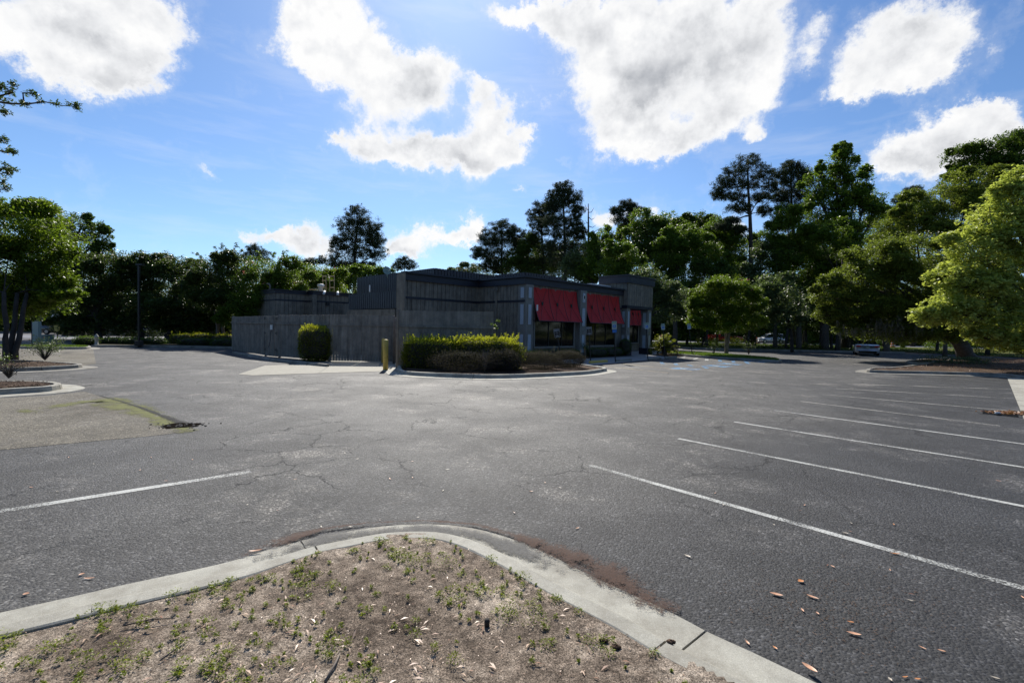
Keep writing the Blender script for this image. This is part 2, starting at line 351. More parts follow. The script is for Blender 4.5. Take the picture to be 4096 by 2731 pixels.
def tree(name, label, cat, base, lobes, D, leaf='mid', lsize=.2, dens=1.0, bark='bark', trunk_r=.25, trunks=1, clump=.2, group=None,
         flat=.75, shell=.55, asp=.5, spread=.25, fork=.45, flowers=0, moss=None, up=.35, dz=.7, lean=0, upper=None):
    """base: world point; lobes: (u, v, ru, rv[, depth offset]) in photo measure at depth D, becoming real ellipsoids"""
    base = Vector(base); t = thing(name, label, cat, base, group)
    E = []
    for L in lobes:
        off = L[4] if len(L) > 4 else 0
        c = P(L[0], L[1], D+off); k = (D+off)/F
        E.append((np.array(c), np.array((L[2]*k, L[2]*k*dz, L[3]*k))))
    cs, rs, tn = [], [], []
    if not upper and len(E) > 1:
        for c, r in list(E):
            for _ in range(3):
                q = R.normal(size=3); q[2] = abs(q[2])*.8-.1*R.random(); q /= np.linalg.norm(q); k = R.uniform(.22, .42)
                E.append((c+q*r*R.uniform(.85, 1.12), r*k))
    nmain = len(lobes)
    wood = MB()
    topz = max(e[0][2] for e in E); ctr = np.mean([e[0] for e in E], 0)
    zf = base.z+(min(e[0][2]-e[1][2] for e in E)-base.z)*.9+(topz-base.z)*.02 if fork is None else base.z+(topz-base.z)*fork
    paths = []
    for k in range(trunks):
        a = 2*math.pi*k/trunks+.6; o = Vector((math.cos(a), math.sin(a), 0))*trunk_r*(0 if trunks == 1 else 1.3)
        top = Vector((base.x+(ctr[0]-base.x)*(.25 if trunks == 1 else .1)+o.x*1.5+lean, base.y+(ctr[1]-base.y)*.25+o.y*4, zf))
        pts = [base+o-Vector((0, 0, .12))]
        for s in (.12, .3, .5, .75, 1.0):
            pts.append((base+o).lerp(top, s)+Vector((R.normal(), R.normal(), 0))*trunk_r*.25)
        rr = [trunk_r*1.35, trunk_r*1.05, trunk_r*.95, trunk_r*.88, trunk_r*.8, trunk_r*.68]
        if fork is not None and upper:      # pines: the stem runs on to the top
            tp = Vector(E[0][0]); tp.z += E[0][1][2]*.5
            pts += [top.lerp(tp, s)+Vector((R.normal(), R.normal(), 0))*.1 for s in (.35, .7, 1)]
            rr += [trunk_r*.5, trunk_r*.33, trunk_r*.12]
        wood.tube(pts, rr, 10); paths.append((pts, rr))
    for ei, (c, r) in enumerate(E):
        area = 4*math.pi*((r[0]*r[1])**1.6+(r[0]*r[2])**1.6+(r[1]*r[2])**1.6)**(1/1.6)/3**(1/1.6)
        cr = clump*float(np.cbrt(r[0]*r[1]*r[2]))*1.6+.12
        m = max(6, int(dens*area/(cr*cr*1.5)))
        q = unit(R.normal(size=(m, 3)))*(shell+(1-shell)*R.random((m, 1)))**.5
        q *= 1+.16*R.normal(size=(m, 1))*spread*4*(.4 if upper else .85)
        cc = c+q*r; rad = cr*R.uniform(.55, 1.25, m)
        cs.append(cc); rs.append(rad); tn.append(R.random(m))
        if ei >= nmain: continue
        # limb to the lobe, twigs to the clumps
        pts, rr = paths[int(R.integers(len(paths)))]
        j = len(pts)-1
        if upper:
            zz = [p.z for p in pts]; j = min(range(len(pts)), key=lambda i: abs(zz[i]-(c[2]-r[2]*.8)))
            j = max(j, 3)
        s0 = pts[j]; e = Vector(c)-Vector((0, 0, r[2]*.35)); mid = s0.lerp(e, .5)+Vector((R.normal()*.15, R.normal()*.15, (e-s0).length*.08))
        r0 = min(rr[j]*.75, trunk_r*.6)*(.55 if trunks > 1 else 1)*(.6 if upper else 1)
        wood.tube([s0, s0.lerp(mid, .5)+Vector((0, 0, .1)), mid, mid.lerp(e, .6), e], [r0, r0*.8, r0*.62, r0*.45, r0*.3], 6)
        for i in R.permutation(m)[:min(m, 16 if not upper else 22)]:
            p = Vector(cc[i]); w = e.lerp(p, .5)+Vector((R.normal(), R.normal(), R.normal()+.8))*r[2]*.06
            a0 = mid.lerp(e, R.random())
            wood.tube([a0, w, p], [r0*.28, r0*.18, r0*.06], 4, cap=False)
    cs = np.concatenate(cs); rs = np.concatenate(rs); tn = np.concatenate(tn)
    nl = int(np.clip(11*(rs.mean()/lsize)**2*.9/ (asp*2), 14, 90))
    pts = clumps(cs, rs, nl, flat)
    dirs = None
    if leaf == 'pine': dirs = unit(R.normal(size=pts.shape)+np.array([0, 0, .5]))
    V = leaves(pts, lsize, asp, up, dirs)
    tint = np.clip(np.repeat(tn, nl)*.6+R.random(len(pts))*.4, 0, 1)
    qmesh('crown', V, LM[leaf], tint, t)
    wood.build('trunk', M[bark], t, True)
    if flowers:
        top = cs[cs[:, 2] > np.quantile(cs[:, 2], .5)]; top = top[R.permutation(len(top))[:flowers]]
        fp = clumps(top+np.array([0, -.4, .3]), np.full(len(top), .13), 14)
        qmesh('blossom', leaves(fp, .07, .8), LM['pink'], R.random(len(fp)), t)
    if moss:
        ms = []
        for (u, v, n, ln) in moss:
            c = np.array(P(u, v, D-1.5)); q = c+R.normal(size=(n, 3))*np.array([.7, .5, .25])
            for k in range(26):
                s = R.random((n, 1)); ms.append(q+R.normal(size=(n, 3))*np.array([.05, .05, .02])-np.array([0, 0, 1])*s*ln*R.random((n, 1))**.4)
        ms = np.concatenate(ms); qmesh('hanging_moss', leaves(ms, .2, .22, 0, np.tile([[0.05, 0, 1.]], (len(ms), 1))+R.normal(size=(len(ms), 3))*.12), LM['moss'], R.random(len(ms)), t)
    return t

def kerb(name, pts, closed=False, inner=1, gutter=True, mat='kerb', w=.15, h=.15, step=.25, seg=3.0, gw=.45, joints=None):
    """pts: outer top edge; inner=+1 when the bed lies to the left of travel"""
    P0 = [Vector((p[0], p[1], 0)) for p in pts]; n = len(P0); out = []
    rng = range(n if closed else n-1)
    for i in rng:
        g = (lambda k: P0[k % n]) if closed else (lambda k: P0[max(0, min(n-1, k))])
        a, b, c, d = g(i-1), g(i), g(i+1), g(i+2); m = max(2, int((c-b).length/step))
        for k in range(m):
            t = k/m; out.append(.5*((2*b)+(c-a)*t+(2*a-5*b+4*c-d)*t*t+(3*b-a-3*c+d)*t**3))
    if not closed: out.append(P0[-1])
    n = len(out); nor = []
    for i in range(n):
        t = (out[(i+1) % n]-out[i-1]) if closed else (out[min(i+1, n-1)]-out[max(i-1, 0)])
        t.normalize(); nor.append(Vector((t.y, -t.x, 0))*inner)   # points outward
    prof = [(-w, -.02), (-w, h-.008), (-w+.012, h), (-.028, h), (-.008, h-.008), (.0, h-.025), (.018, .022)]
    prof += [(gw, .010), (gw+.004, -.02)] if gutter else [(.02, -.02)]
    mb = MB(); acc = 0; start = 0; k = len(prof)
    jset = {min(range(n), key=lambda i: (out[i]-Vector((j[0], j[1], 0))).length) for j in joints} if joints else None
    idx = list(range(n))+([0] if closed else [])
    def emit(a, b, cut):
        ring = idx[a:b+1]; vs = []
        for q, i in enumerate(ring):
            p = out[i].copy()
            if cut and q == len(ring)-1 and len(ring) > 1: p = p.lerp(out[ring[-2]], min(.5, .014/max(.014, (p-out[ring[-2]]).length)))
            for (o, z) in prof: vs.append((p.x+nor[i].x*o, p.y+nor[i].y*o, z))
        fs = [(q*k+j, q*k+j+1, (q+1)*k+j+1, (q+1)*k+j) for q in range(len(ring)-1) for j in range(k-1)]
        fs += [tuple(range(k)), tuple(reversed([(len(ring)-1)*k+j for j in range(k)]))]
        mb.add(vs, fs)
    for j in range(1, len(idx)):
        acc += (out[idx[j]]-out[idx[j-1]]).length
        if (acc > seg if jset is None else idx[j] in jset) or j == len(idx)-1: emit(start, j, j != len(idx)-1); start = j; acc = 0
    o = mb.build(name, M[mat]); struct(o)
    return out, nor
def bed(name, outline, z, mat, rough=.012, res=None):
    o = MB().sheet(outline, z).build(name, M[mat]); return struct(o)
def inpoly(x, y, poly):
    c = np.zeros(len(x), bool); n = len(poly)
    for i in range(n):
        x1, y1 = poly[i][0], poly[i][1]; x2, y2 = poly[i-1][0], poly[i-1][1]
        k = ((y1 > y) != (y2 > y)) & (x < (x2-x1)*(y-y1)/(y2-y1+1e-12)+x1); c ^= k
    return c
def bedgrid(name, poly, z, mat, step=.08, amp=.02, mound=0.0, cx=0, cy=0, rad=3):
    xs = [p[0] for p in poly]; ys = [p[1] for p in poly]
    nx = int((max(xs)-min(xs))/step)+2; ny = int((max(ys)-min(ys))/step)+2
    X, Y = np.meshgrid(min(xs)+np.arange(nx)*step, min(ys)+np.arange(ny)*step)
    f = np.zeros_like(X)
    for k in range(14):
        a = R.uniform(0, 6.28); w = 1.2*1.45**(k*.7); f += np.sin((X*math.cos(a)+Y*math.sin(a))*w+R.uniform(0, 6))/(w**.75)
    Z = z+amp*f+mound*np.exp(-((X-cx)**2+(Y-cy)**2)/rad**2)
    ins = inpoly(X.ravel(), Y.ravel(), poly).reshape(X.shape)
    mb = MB(); idx = -np.ones(X.shape, int); pts = []
    for j in range(ny):
        for i in range(nx):
            if ins[j, i]: idx[j, i] = len(pts); pts.append((X[j, i], Y[j, i], Z[j, i]))
    fs = [(idx[j, i], idx[j, i+1], idx[j+1, i+1], idx[j+1, i]) for j in range(ny-1) for i in range(nx-1)
          if min(idx[j, i], idx[j, i+1], idx[j+1, i+1], idx[j+1, i]) >= 0]
    mb.add(pts, [tuple(int(q) for q in f) for f in fs])
    return struct(mb.build(name, M[mat], None, True))

# ---------------------------------------------------------------- ground, road, lot
struct(MB().sheet([(-400, -60), (400, -60), (400, 500), (-400, 500)], -.012).build('ground', M['dirt']))
lot = [(-75, -25), (75, -25), (75, 20), (G(4200, 1437).x, G(4200, 1437).y), (G(3600, 1408).x, G(3600, 1408).y), (G(3100, 1398).x, G(3100, 1398).y), (G(2650, 1388).x, G(2650, 1388).y), (10, 62), (-75, 62)]
struct(MB().sheet(lot, 0).build('parking_lot', M['asphalt']))
# public road with its grass verge, behind the lot on the right
rdir = (P(4096, 1390, 1)-P(2600, 1390, 1))
vA = [(5, 60), (G(2650, 1388).x, G(2650, 1388).y), (G(3100, 1398).x, G(3100, 1398).y), (G(3600, 1408).x, G(3600, 1408).y), (G(4200, 1437).x, G(4200, 1437).y), (75, 20), (150, 20), (150, 78), (5, 78)]
struct(MB().sheet(vA, .002+.06).build('grass_verge', M['verge']))
struct(MB().sheet([(-10, 78), (170, 74), (170, 92), (-10, 96)], .08).build('road', M['road']))
kerb('kerb', [G(u, v, .15) for u, v in ((2640, 1386), (2900, 1393), (3300, 1401), (3620, 1407))], False, 1, False, 'kerbfar', seg=8, step=.8)
struct(MB().sheet([(-75, 62), (10, 62), (10, 75), (-75, 75)], .03).build('grass_strip', M['verge']))

# the bed the photographer stands on, its kerb and gutter
kp = [(0, 2491), (417, 2393), (774, 2314), (982, 2263), (1150, 2209), (1260, 2177), (1367, 2156), (1536, 2126), (1689, 2119), (1796, 2129), (1918, 2165), (2071, 2237), (2194, 2306), (2378, 2398), (2531, 2474), (2676, 2559), (2800, 2622), (3020, 2733)]
kpw = [G(u, v, .15) for u, v in kp]
d0 = (kpw[0]-kpw[2]).normalized(); d1 = (kpw[-1]-kpw[-4]).normalized()
kpw = [kpw[0]+d0*6, kpw[0]+d0*3, *kpw, kpw[-1]+d1*1.2, kpw[-1]+d1*2.5]
out, nor = kerb('kerb', kpw, False, -1, True, 'kerb', step=.08, joints=[G(1260, 2177, .15), G(2676, 2559, .15), G(3400, 2900, .15)])
inner = [p-n*.145 for p, n in zip(out, nor)]
FB = [(p.x, p.y) for p in inner]+[(4.5, -2.0), (-9, -2.0)]
FBw = [(p.x-n.x*.05, p.y-n.y*.05) for p, n in zip(out, nor)]+[(4.5, -2.0), (-9, -2.0)]
bedgrid('soil_bed', FBw, .143, 'soil', .035, .005, .02, 0, 1.0, 1.3)
struct(MB().sheet([(p.x, p.y) for p in [p-n*.12 for p, n in zip(out, nor)]]+[(4.6, -2.1), (-9.1, -2.1)], .095).build('soil_base', M['soil']))
# silt lying in the gutter
def strip(name, pts, wid, z, mat, fall=1.0):
    c = [Vector((p[0], p[1], 0)) for p in pts]; vs = []; ed = []
    cc = []
    for i in range(len(c)-1):
        m = max(2, int((c[i+1]-c[i]).length/.12))
        cc += [(c[i].lerp(c[i+1], k/m), wid[i]+(wid[i+1]-wid[i])*k/m) for k in range(m)]
    cc.append((c[-1], wid[-1]))
    for i, (p, w) in enumerate(cc):
        t = (cc[min(i+1, len(cc)-1)][0]-cc[max(i-1, 0)][0]).normalized(); s = Vector((t.y, -t.x, 0))
        for k in range(7):
            q = (k-3)/3; vs.append((p.x+s.x*q*w, p.y+s.y*q*w, z)); ed.append((1-abs(q)**1.4)*fall*min(1, i/4, (len(cc)-1-i)/4) if i and i < len(cc)-1 else 0)
    fs = [(i*7+k, i*7+k+1, (i+1)*7+k+1, (i+1)*7+k) for i in range(len(cc)-1) for k in range(6)]
    mb = MB().add(vs, fs); o = mb.build(name, M[mat])
    a = o.data.attributes.new('edge', 'FLOAT', 'POINT'); a.data.foreach_set('value', ed); return struct(o)
strip('gutter_silt', [G(u, v) for u, v in ((880, 2270), (1010, 2215), (1140, 2170), (1300, 2122), (1470, 2100), (1700, 2090), (1900, 2105), (2060, 2150), (2200, 2200), (2360, 2260), (2520, 2350), (2640, 2430), (2720, 2455))],
      [.03, .08, .11, .04, .02, .02, .03, .08, .15, .19, .2, .15, .06], .024, 'silt', .62)
strip('gutter_stain', [G(u, v, .02) for u, v in ((1010, 2236), (1140, 2195), (1300, 2155), (1470, 2130), (1700, 2118), (1900, 2140), (2060, 2197), (2160, 2240), (2260, 2290))], [.05, .12, .14, .14, .14, .14, .14, .12, .05], .0265, 'gutstain', .75)

# painted stall lines
def pline(name, a, b, w=.10, mat='line', z=.004):
    a = Vector((a[0], a[1], 0)); b = Vector((b[0], b[1], 0)); n = max(1, int((b-a).length/2)); t = (b-a).normalized(); s = Vector((t.y, -t.x, 0))*w/2
    return struct(MB().add([(p.x, p.y, z) for p in (a+s, a-s, b-s, b+s)], [(0, 1, 2, 3)]).build(name, M[mat]))
for (a, b) in (((2358, 1860), (4096, 2353)), ((2713, 1754), (4096, 2025)), ((2936, 1687), (4096, 1869)), ((3096, 1641), (4096, 1776)), ((3204, 1605), (4000, 1703)), ((3289, 1577), (4085, 1647)), ((3345, 1554), (4060, 1594)), ((3410, 1536), (4045, 1557)), ((3490, 1504), (3640, 1507))):
    A_, B_ = G(*a), G(*b); B_ = A_+(B_-A_).normalized()*5.3 if b[0] == 4096 else B_
    pline('stall_line', A_, B_, .088, 'line' if a[0] < 3200 else 'lineold')
A_, B_ = G(1003, 1887), G(0, 2045); pline('stall_line', A_, A_+(B_-A_).normalized()*5.6, .11)
for (a, b, w) in (((2375, 1460), (2671, 1491), .1), ((2477, 1453), (2766, 1484), .1)): pline('stall_line', G(*a), G(*b), w, 'lineyel')
for (a, b, m) in (((2645, 1449), (2653, 1456), 'lineblue'), ((2700, 1454), (2710, 1461), 'lineblue'), ((2754, 1459), (2770, 1467), 'lineblue'), ((2813, 1464), (2828, 1473), 'lineblue'),
                  ((2736, 1427), (2731, 1432), 'line'), ((2788, 1431), (2777, 1438), 'line'), ((2828, 1434), (2826, 1442), 'line'), ((2879, 1438), (2881, 1447), 'lineblue'), ((2930, 1441), (2936, 1450), 'lineblue'), ((2980, 1444), (2994, 1455), 'lineblue')):
    pline('hatch_line', G(*a), G(*b), .22, m, .0045)

# ---------------------------------------------------------------- building
C0 = P(2101, 1104, 27.3); C0.z = 0
# axes: A runs away to the right along the red-awning front, B away to the left
_pA = ray(3900, 1350); ang = math.atan2(_pA.x, _pA.y)
A = Vector((math.sin(ang), math.cos(ang), 0)); B = Vector((-A.y, A.x, 0))
def W(a, b, z=0.0): p = C0+A*a+B*b; return Vector((p.x, p.y, z))
def onA(u, v, b):
    d = ray(u, v); o = C0+B*b  # o + a*A parallel to d
    return (o.y*d.x-o.x*d.y)/(A.x*d.y-A.y*d.x)
def onB(u, v, a):
    d = ray(u, v); o = C0+A*a
    return (o.y*d.x-o.x*d.y)/(B.x*d.y-B.y*d.x)
def Z(u, v, p): return P(u, v, p.y).z
RZ = math.atan2(A.y, A.x)
bld = thing('restaurant_building', 'low grey-sided restaurant with dark navy roof trim and red awnings', 'building', C0)
def boards(mb, p0, p1, z0, z1, w=.3, gap=.012, th=.03, jit=0, dog=0, mi=0, zj=0, tj=0):
    """vertical boards from p0 to p1; th outward on the right-hand side of travel"""
    p0 = Vector((p0[0], p0[1], 0)); p1 = Vector((p1[0], p1[1], 0)); L = (p1-p0).length; t = (p1-p0)/L; s = Vector((t.y, -t.x, 0))
    n = max(1, round(L/w)); w = L/n
    for i in range(n):
        a = i*w+gap/2; b = (i+1)*w-gap/2; zt = (z1(i/n) if callable(z1) else z1)+random.uniform(-zj, zj); t0 = random.uniform(0, tj)
        q = [(p0+t*a+s*t0), (p0+t*b+s*t0), (p0+t*b+s*(th+t0)), (p0+t*a+s*(th+t0))]
        if dog:
            sec = [(0, z0), (w-gap, z0), (w-gap, zt-dog), (w-gap-dog, zt), (dog, zt), (0, zt-dog)]
            vs = [(p0+t*(a+x)+s*t0) + Vector((0, 0, z)) for x, z in sec]+[(p0+t*(a+x)+s*(th+t0))+Vector((0, 0, z)) for x, z in sec]
            mb.add(vs, [tuple(range(6)), tuple(reversed(range(6, 12)))]+[(k, (k+1) % 6, (k+1) % 6+6, k+6) for k in range(6)], mi)
        else: mb.prism([(v.x, v.y) for v in q], z0, zt, mi)
    return mb
def band(mb, pts, z0, z1, th, inset=.0):
    """horizontal trim along a polyline, mitred by overlap-free offsets"""
    pts = [Vector((p[0], p[1], 0)) for p in pts]; n = len(pts); off = []
    for i in range(n):
        d = []
        if i > 0: d.append((pts[i]-pts[i-1]).normalized())
        if i < n-1: d.append((pts[i+1]-pts[i]).normalized())
        ns = [Vector((t.y, -t.x, 0)) for t in d]; m = sum(ns, Vector((0, 0, 0))); m = m/ m.length
        off.append(m/max(.3, m.dot(ns[0])))
    for i in range(n-1):
        q = [pts[i]+off[i]*inset, pts[i+1]+off[i+1]*inset, pts[i+1]+off[i+1]*th, pts[i]+off[i]*th]
        mb.prism([(v.x, v.y) for v in q], z0, z1)
    return mb
b1 = onB(1914, 1148, 0); aL = onA(1611, 1113, b1)
zT = Z(2101, 1104, C0); zF = Z(2095, 1137, C0); zB1 = Z(2101, 1199, C0); zB0 = Z(2101, 1206, C0)-.03
aR = onA(2487, 1170, 0)
b2 = b1+6.35                                   # far end of the kitchen side
zw = zF+.12
# massing behind the boards
core = MB()
core.prism([W(.03, .03)[:2], W(aR, .03)[:2], W(aR, 14)[:2], W(.03, 14)[:2]], 0, zw)
core.prism([W(aL+.03, b1+.03)[:2], W(.027, b1+.03)[:2], W(.027, b1+.5)[:2], W(aL+.03, b1+.5)[:2]], 0, zw-.003)
core.prism([W(aL+2.003, b1+.503)[:2], W(.026, b1+.503)[:2], W(.026, 15.5)[:2], W(aL+2.003, 15.5)[:2]], 0, zw-1.1)
core.prism([W(aR+.003, 3.3)[:2], W(aR+9.5, 3.3)[:2], W(aR+9.5, 14)[:2], W(aR+.003, 14)[:2]], 0, zw-.006)
core.build('wall', M['siding'], bld)
s = MB(); boards(s, W(aL, b1), W(0, b1), 0, zw, .30, .03, .028); s.build('siding', M['siding'], bld)
s = MB(); boards(s, W(0, b1-.0), W(0, 0), 0, zw, .30, .03, .028); s.build('siding', M['siding'], bld)
s = MB(); boards(s, W(0, 0), W(aR, 0), 0, zw, .30, .03, .028); s.build('siding', M['siding'], bld)
f = MB()
band(f, [W(aL, b1), W(0, b1), W(0, 0), W(aR, 0)], zF, zT-.1, .16, .035); f.build('fascia', M['fascia'], bld); f = MB()
band(f, [W(aL, b1), W(0, b1), W(0, 0), W(aR+.15, 0)], zT-.098, zT, .30, -.2)
f.build('cornice', M['fascia'], bld)
f = MB(); band(f, [W(aL, b1), W(0, b1), W(0, 0), W(aR, 0)], zB0, zB1, .055, .026); f.build('belt_trim', M['fascia'], bld)
# down-turned coping on the left parapet
MB().prism([W(aL-.08, b1-.3)[:2], W(aL, b1-.3)[:2], W(aL, b1+.5)[:2], W(aL-.08, b1+.5)[:2]], 0.0, zT-.11).build('corner_board', M['siding'], bld)
# downspout on the wall facing left
ds = W(0, onB(1990, 1160, 0)); dd = MB(); o_ = -A*.075
dd.box((ds.x+o_.x*1.2, ds.y+o_.y*1.2, zF-.18), (.16, .34, .24), RZ); dd.box((ds.x+o_.x*1.05, ds.y+o_.y*1.05, (zF-.3)/2), (.09, .12, zF-.3), RZ)
dd.build('downspout', M['siding'], bld)

def column(name, a, b, w, z0, z1, faces, base=False, ringz=None):
    """square column with recessed pale panels; faces: list of outward unit dirs"""
    c = W(a, b); cb = MB().box((c.x, c.y, (z0+z1)/2), (w, w, z1-z0), RZ)
    o = cb.build(name, M['trimgrey'], bld)
    zs = [(zB1+.12, z1-.16)] if z1 > zB1+.5 else []
    segs = zs+[(2.08 if z1 > 3.2 else 1.9, min(zB0-.12, z1-.15)), (.35, 1.5)]
    for d in faces:
        tdir = Vector((-d.y, d.x, 0)); fr = MB(); pn = MB()
        for (p0, p1) in segs:
            if p1-p0 < .2: continue
            cc = c+d*(w/2+.001)
            rzz = math.atan2(d.y, d.x); pw = w*.46
            pn.box((cc.x+d.x*.008, cc.y+d.y*.008, (p0+p1)/2), (.016, pw, p1-p0), rzz)
            for sx in (-1, 1): q = cc+tdir*sx*(pw/2+.02)+d*.015; fr.box((q.x, q.y, (p0+p1)/2), (.03, .035, p1-p0+.07), rzz)
            for zz in (p0-.018, p1+.018): fr.box((cc.x+d.x*.0148, cc.y+d.y*.0148, zz), (.028, pw+.002, .032), rzz)
        # roundel between the panels
        rc = c+d*(w/2); nn = 20
        for r_, dp in ((w*.24, .02), (w*.15, .035), (w*.07, .05)):
            vs = [rc+tdir*r_*math.cos(6.2832*k/nn)+Vector((0, 0, 1.78+r_*math.sin(6.2832*k/nn)))-d*.002 for k in range(nn)]
            vs += [v+d*dp for v in vs]
            fr.add(vs, [tuple(range(nn, 2*nn))]+[(k, (k+1) % nn, (k+1) % nn+nn, k+nn) for k in range(nn)])
        if p_ok(pn): pn.build('panel', M['panel'], o_parent(o))
        fr.build('frame', M['trimgrey'], o_parent(o))
    return o
def p_ok(m): return len(m.v) > 0
def o_parent(o):
    # children of a part: keep world placement (part object sits at the building's transform)
    return _Wrap(o)
class _Wrap:
    def __init__(s, o): s.o = o
_build = MB.build
def build2(self, name, mats, parent=None, smooth=False):
    if isinstance(parent, _Wrap):
        ob = _build(self, name, mats, None, smooth); ob.parent = parent.o
        return ob
    return _build(self, name, mats, parent, smooth)
MB.build = build2
# parts hold world coordinates under a parent at C0: children of a part inherit that offset, so keep it identity
nA, nB = A.copy(), -B.copy()       # outward normals: -A faces left wall, nB faces the awning front
column('column', .28, .16, .62, 0, zF+.0, [-A, nB])
zFb = zF
c2a, c2b = onA(2306, 1200, 0), onA(2332, 1200, 0)
c2 = (c2a+c2b)/2
column('column', c2, .02, c2b-c2a-.02, 0, zF-.0, [nB])
# diamond ornament on the middle column
dz_ = Z(2317, 1190, W(c2, 0)); dc = W(c2, 0)-B*((c2b-c2a)/2+.01)
dm = MB()
for r_, t_ in ((.24, .02), (.16, .03)):
    vs = [dc+A*x*r_*.62+Vector((0, 0, dz_+z*r_)) for x, z in ((0, 1), (1, 0), (0, -1), (-1, 0))]
    vs2 = [v-B*t_ for v in vs]
    dm.add(vs+vs2, [(4, 5, 6, 7)]+[(k, (k+1) % 4, (k+1) % 4+4, k+4) for k in range(4)], 0 if t_ == .02 else 1)
dm.build('diamond_ornament', [M['white'], M['black']], bld)

def window(a0, a1, b, z0, z1, nm=3):
    fr = MB(); L = a1-a0
    def bx(aa, zz, wa, wz, t=.08, off=.03): p = W(aa, b)-B*off; fr.box((p.x, p.y, zz), (wa, t, wz), RZ)
    bx((a0+a1)/2, z0-.05, L+.2, .10, .12, .05); bx((a0+a1)/2, z1+.05, L+.2, .1)
    bx(a0-.05, (z0+z1)/2, .1, z1-z0-.002); bx(a1+.05, (z0+z1)/2, .1, z1-z0-.002)
    o = fr.build('window', M['trimgrey'], bld)
    mu = MB()
    for k in range(1, nm): p = W(a0+L*k/nm, b)-B*.045; mu.box((p.x, p.y, (z0+z1)/2), (.05, .06, z1-z0-.004), RZ)
    mu.build('mullion', M['black'], o_parent(o))
    p = W((a0+a1)/2, b)-B*.03; MB().box((p.x, p.y, (z0+z1)/2), (L-.004, .012, z1-z0-.006), RZ).build('pane', M['glass'], o_parent(o))
zs_ = Z(2133, 1386, W(.75, 0))
w1 = (onA(2136, 1340, 0), onA(2292, 1340, 0)); w2 = (c2b+.15, onA(2459, 1340, 0))
window(w1[0], w1[1], 0, zs_, 3.3); window(w2[0], w2[1], 0, zs_, 3.3)

def awning(a0, a1, b, zt, zb, out_=.6, n=3):
    cl = MB(); fr = MB(); prof = []
    for k in range(13):
        s = k/12; prof.append((.06+(out_-.06)*(s**1.9), zt+(zb-zt)*s))
    W_ = (a1-a0)/n
    for i in range(n):
        vs = []; nj = 7
        for (o, z) in prof:
            for j in range(nj):
                q = j/(nj-1); sag = .035*math.sin(math.pi*q)
                p = W(a0+W_*(i+.008+.984*q), b)-B*(o-sag); vs.append((p.x, p.y, z))
        cl.add(vs, [(r*nj+j, r*nj+j+1, (r+1)*nj+j+1, (r+1)*nj+j) for r in range(12) for j in range(nj-1)])
        # ropes drawn crosswise over the canvas, with a button
        for sg in (0, 1):
            fr.tube([W(a0+W_*(i+(q if sg == 0 else 1-q)), b)-B*(.06+(out_-.06)*(t**1.9)+.012)+Vector((0, 0, zt+(zb-zt)*t)) for t in [x/12 for x in range(13)] for q in [.12+.76*t]], .008, 4)
        mid = W(a0+W_*(i+.5), b)-B*(.06+(out_-.06)*(.45**1.9)+.03); fr.box((mid.x, mid.y, zt+(zb-zt)*.47), (.16, .02, .2), RZ)
    for i in range(n+1): fr.tube([W(a0+W_*i, b)-B*(o+.004)+Vector((0, 0, z)) for o, z in prof], .018, 5)
    fr.tube([W(a0, b)-B*out_+Vector((0, 0, zb)), W(a1, b)-B*out_+Vector((0, 0, zb))], .025, 6)
    for e in (a0, a1):
        fr.tube([W(e, b)-B*out_+Vector((0, 0, zb)), W(e, b)-B*.03+Vector((0, 0, zb+.02))], .02, 5)
    o = cl.build('awning', M['awning'], bld, True); fr.build('awning_frame', M['black'], o_parent(o)); return o
zat = Z(2130, 1148, W(.6, 0)); zab = Z(2155, 1283, W(.6, -.6))
a10, a11 = onA(2129, 1148, 0), onA(2304, 1165, 0); a20, a21 = onA(2335, 1170, 0), onA(2473, 1184, 0)
awning(a10, a11, 0, zat, zab); awning(a20, a21, 0, zat, zab)
# porch: raised box over the entrance on columns
pa0 = aR+.02; pf = -.46
Pn = W(pa0, pf); dP = Pn.y
pa1 = onA(2612, 1116, pf)
zP = Z(2504, 1098, Pn); zPf = Z(2504, 1131, Pn)-.0; zPs = Z(2504, 1236, Pn); zPt = Z(2504, 1226, Pn)
pb = onB(2399, 1120, pa0)
bx = MB(); bx.prism([W(pa0+.03, pf+.03)[:2], W(pa1-.03, pf+.03)[:2], W(pa1-.03, pb)[:2], W(pa0+.03, pb)[:2]], zPt, zP-.12); bx.build('porch_wall', M['siding'], bld)
s = MB(); boards(s, W(pa0, pf), W(pa1, pf), zPt+.1, zPf+.1, .31, .035, .03); boards(s, W(pa0, pb), W(pa0, pf), zPt+.1, zPf+.1, .31, .035, .03)
boards(s, W(pa1, pf), W(pa1, pb), zPt+.1, zPf+.1, .31, .035, .03); s.build('siding', M['siding'], bld)
f = MB(); pl = [W(pa0, pb), W(pa0, pf), W(pa1, pf), W(pa1, pb)]
band(f, pl, zPf, zP-.1, .12, .022); f.build('fascia', M['fascia'], bld); f = MB(); band(f, pl, zP-.098, zP, .2, -.1); f.build('cornice', M['fascia'], bld); f = MB()
band(f, pl, zPt-.12, zPt+.1, .05, -.3); f.build('lower_trim', M['fascia'], bld)
MB().prism([W(pa0+.02, pf+.02)[:2], W(pa1-.02, pf+.02)[:2], W(pa1-.02, pb-.02)[:2], W(pa0+.02, pb-.02)[:2]], zPt-.1, zPt-.003).build('ceiling', M['black'], bld)
zc = zPt-.12
column('column', pa0+.32, pf+.3, .5, .5, zc, [-A, nB]); column('column', pa1-.32, pf+.3, .56, .5, zc, [-A, nB])
column('column', pa1-.32, pf+3.0, .5, 0, zc, [-A, nB])
for aa, bb in ((pa0+.32, pf+.3), (pa1-.32, pf+.3)):
    c = W(aa, bb); MB().box((c.x, c.y, .25), (.74, .74, .5), RZ).build('plinth', M['fascia'], bld)
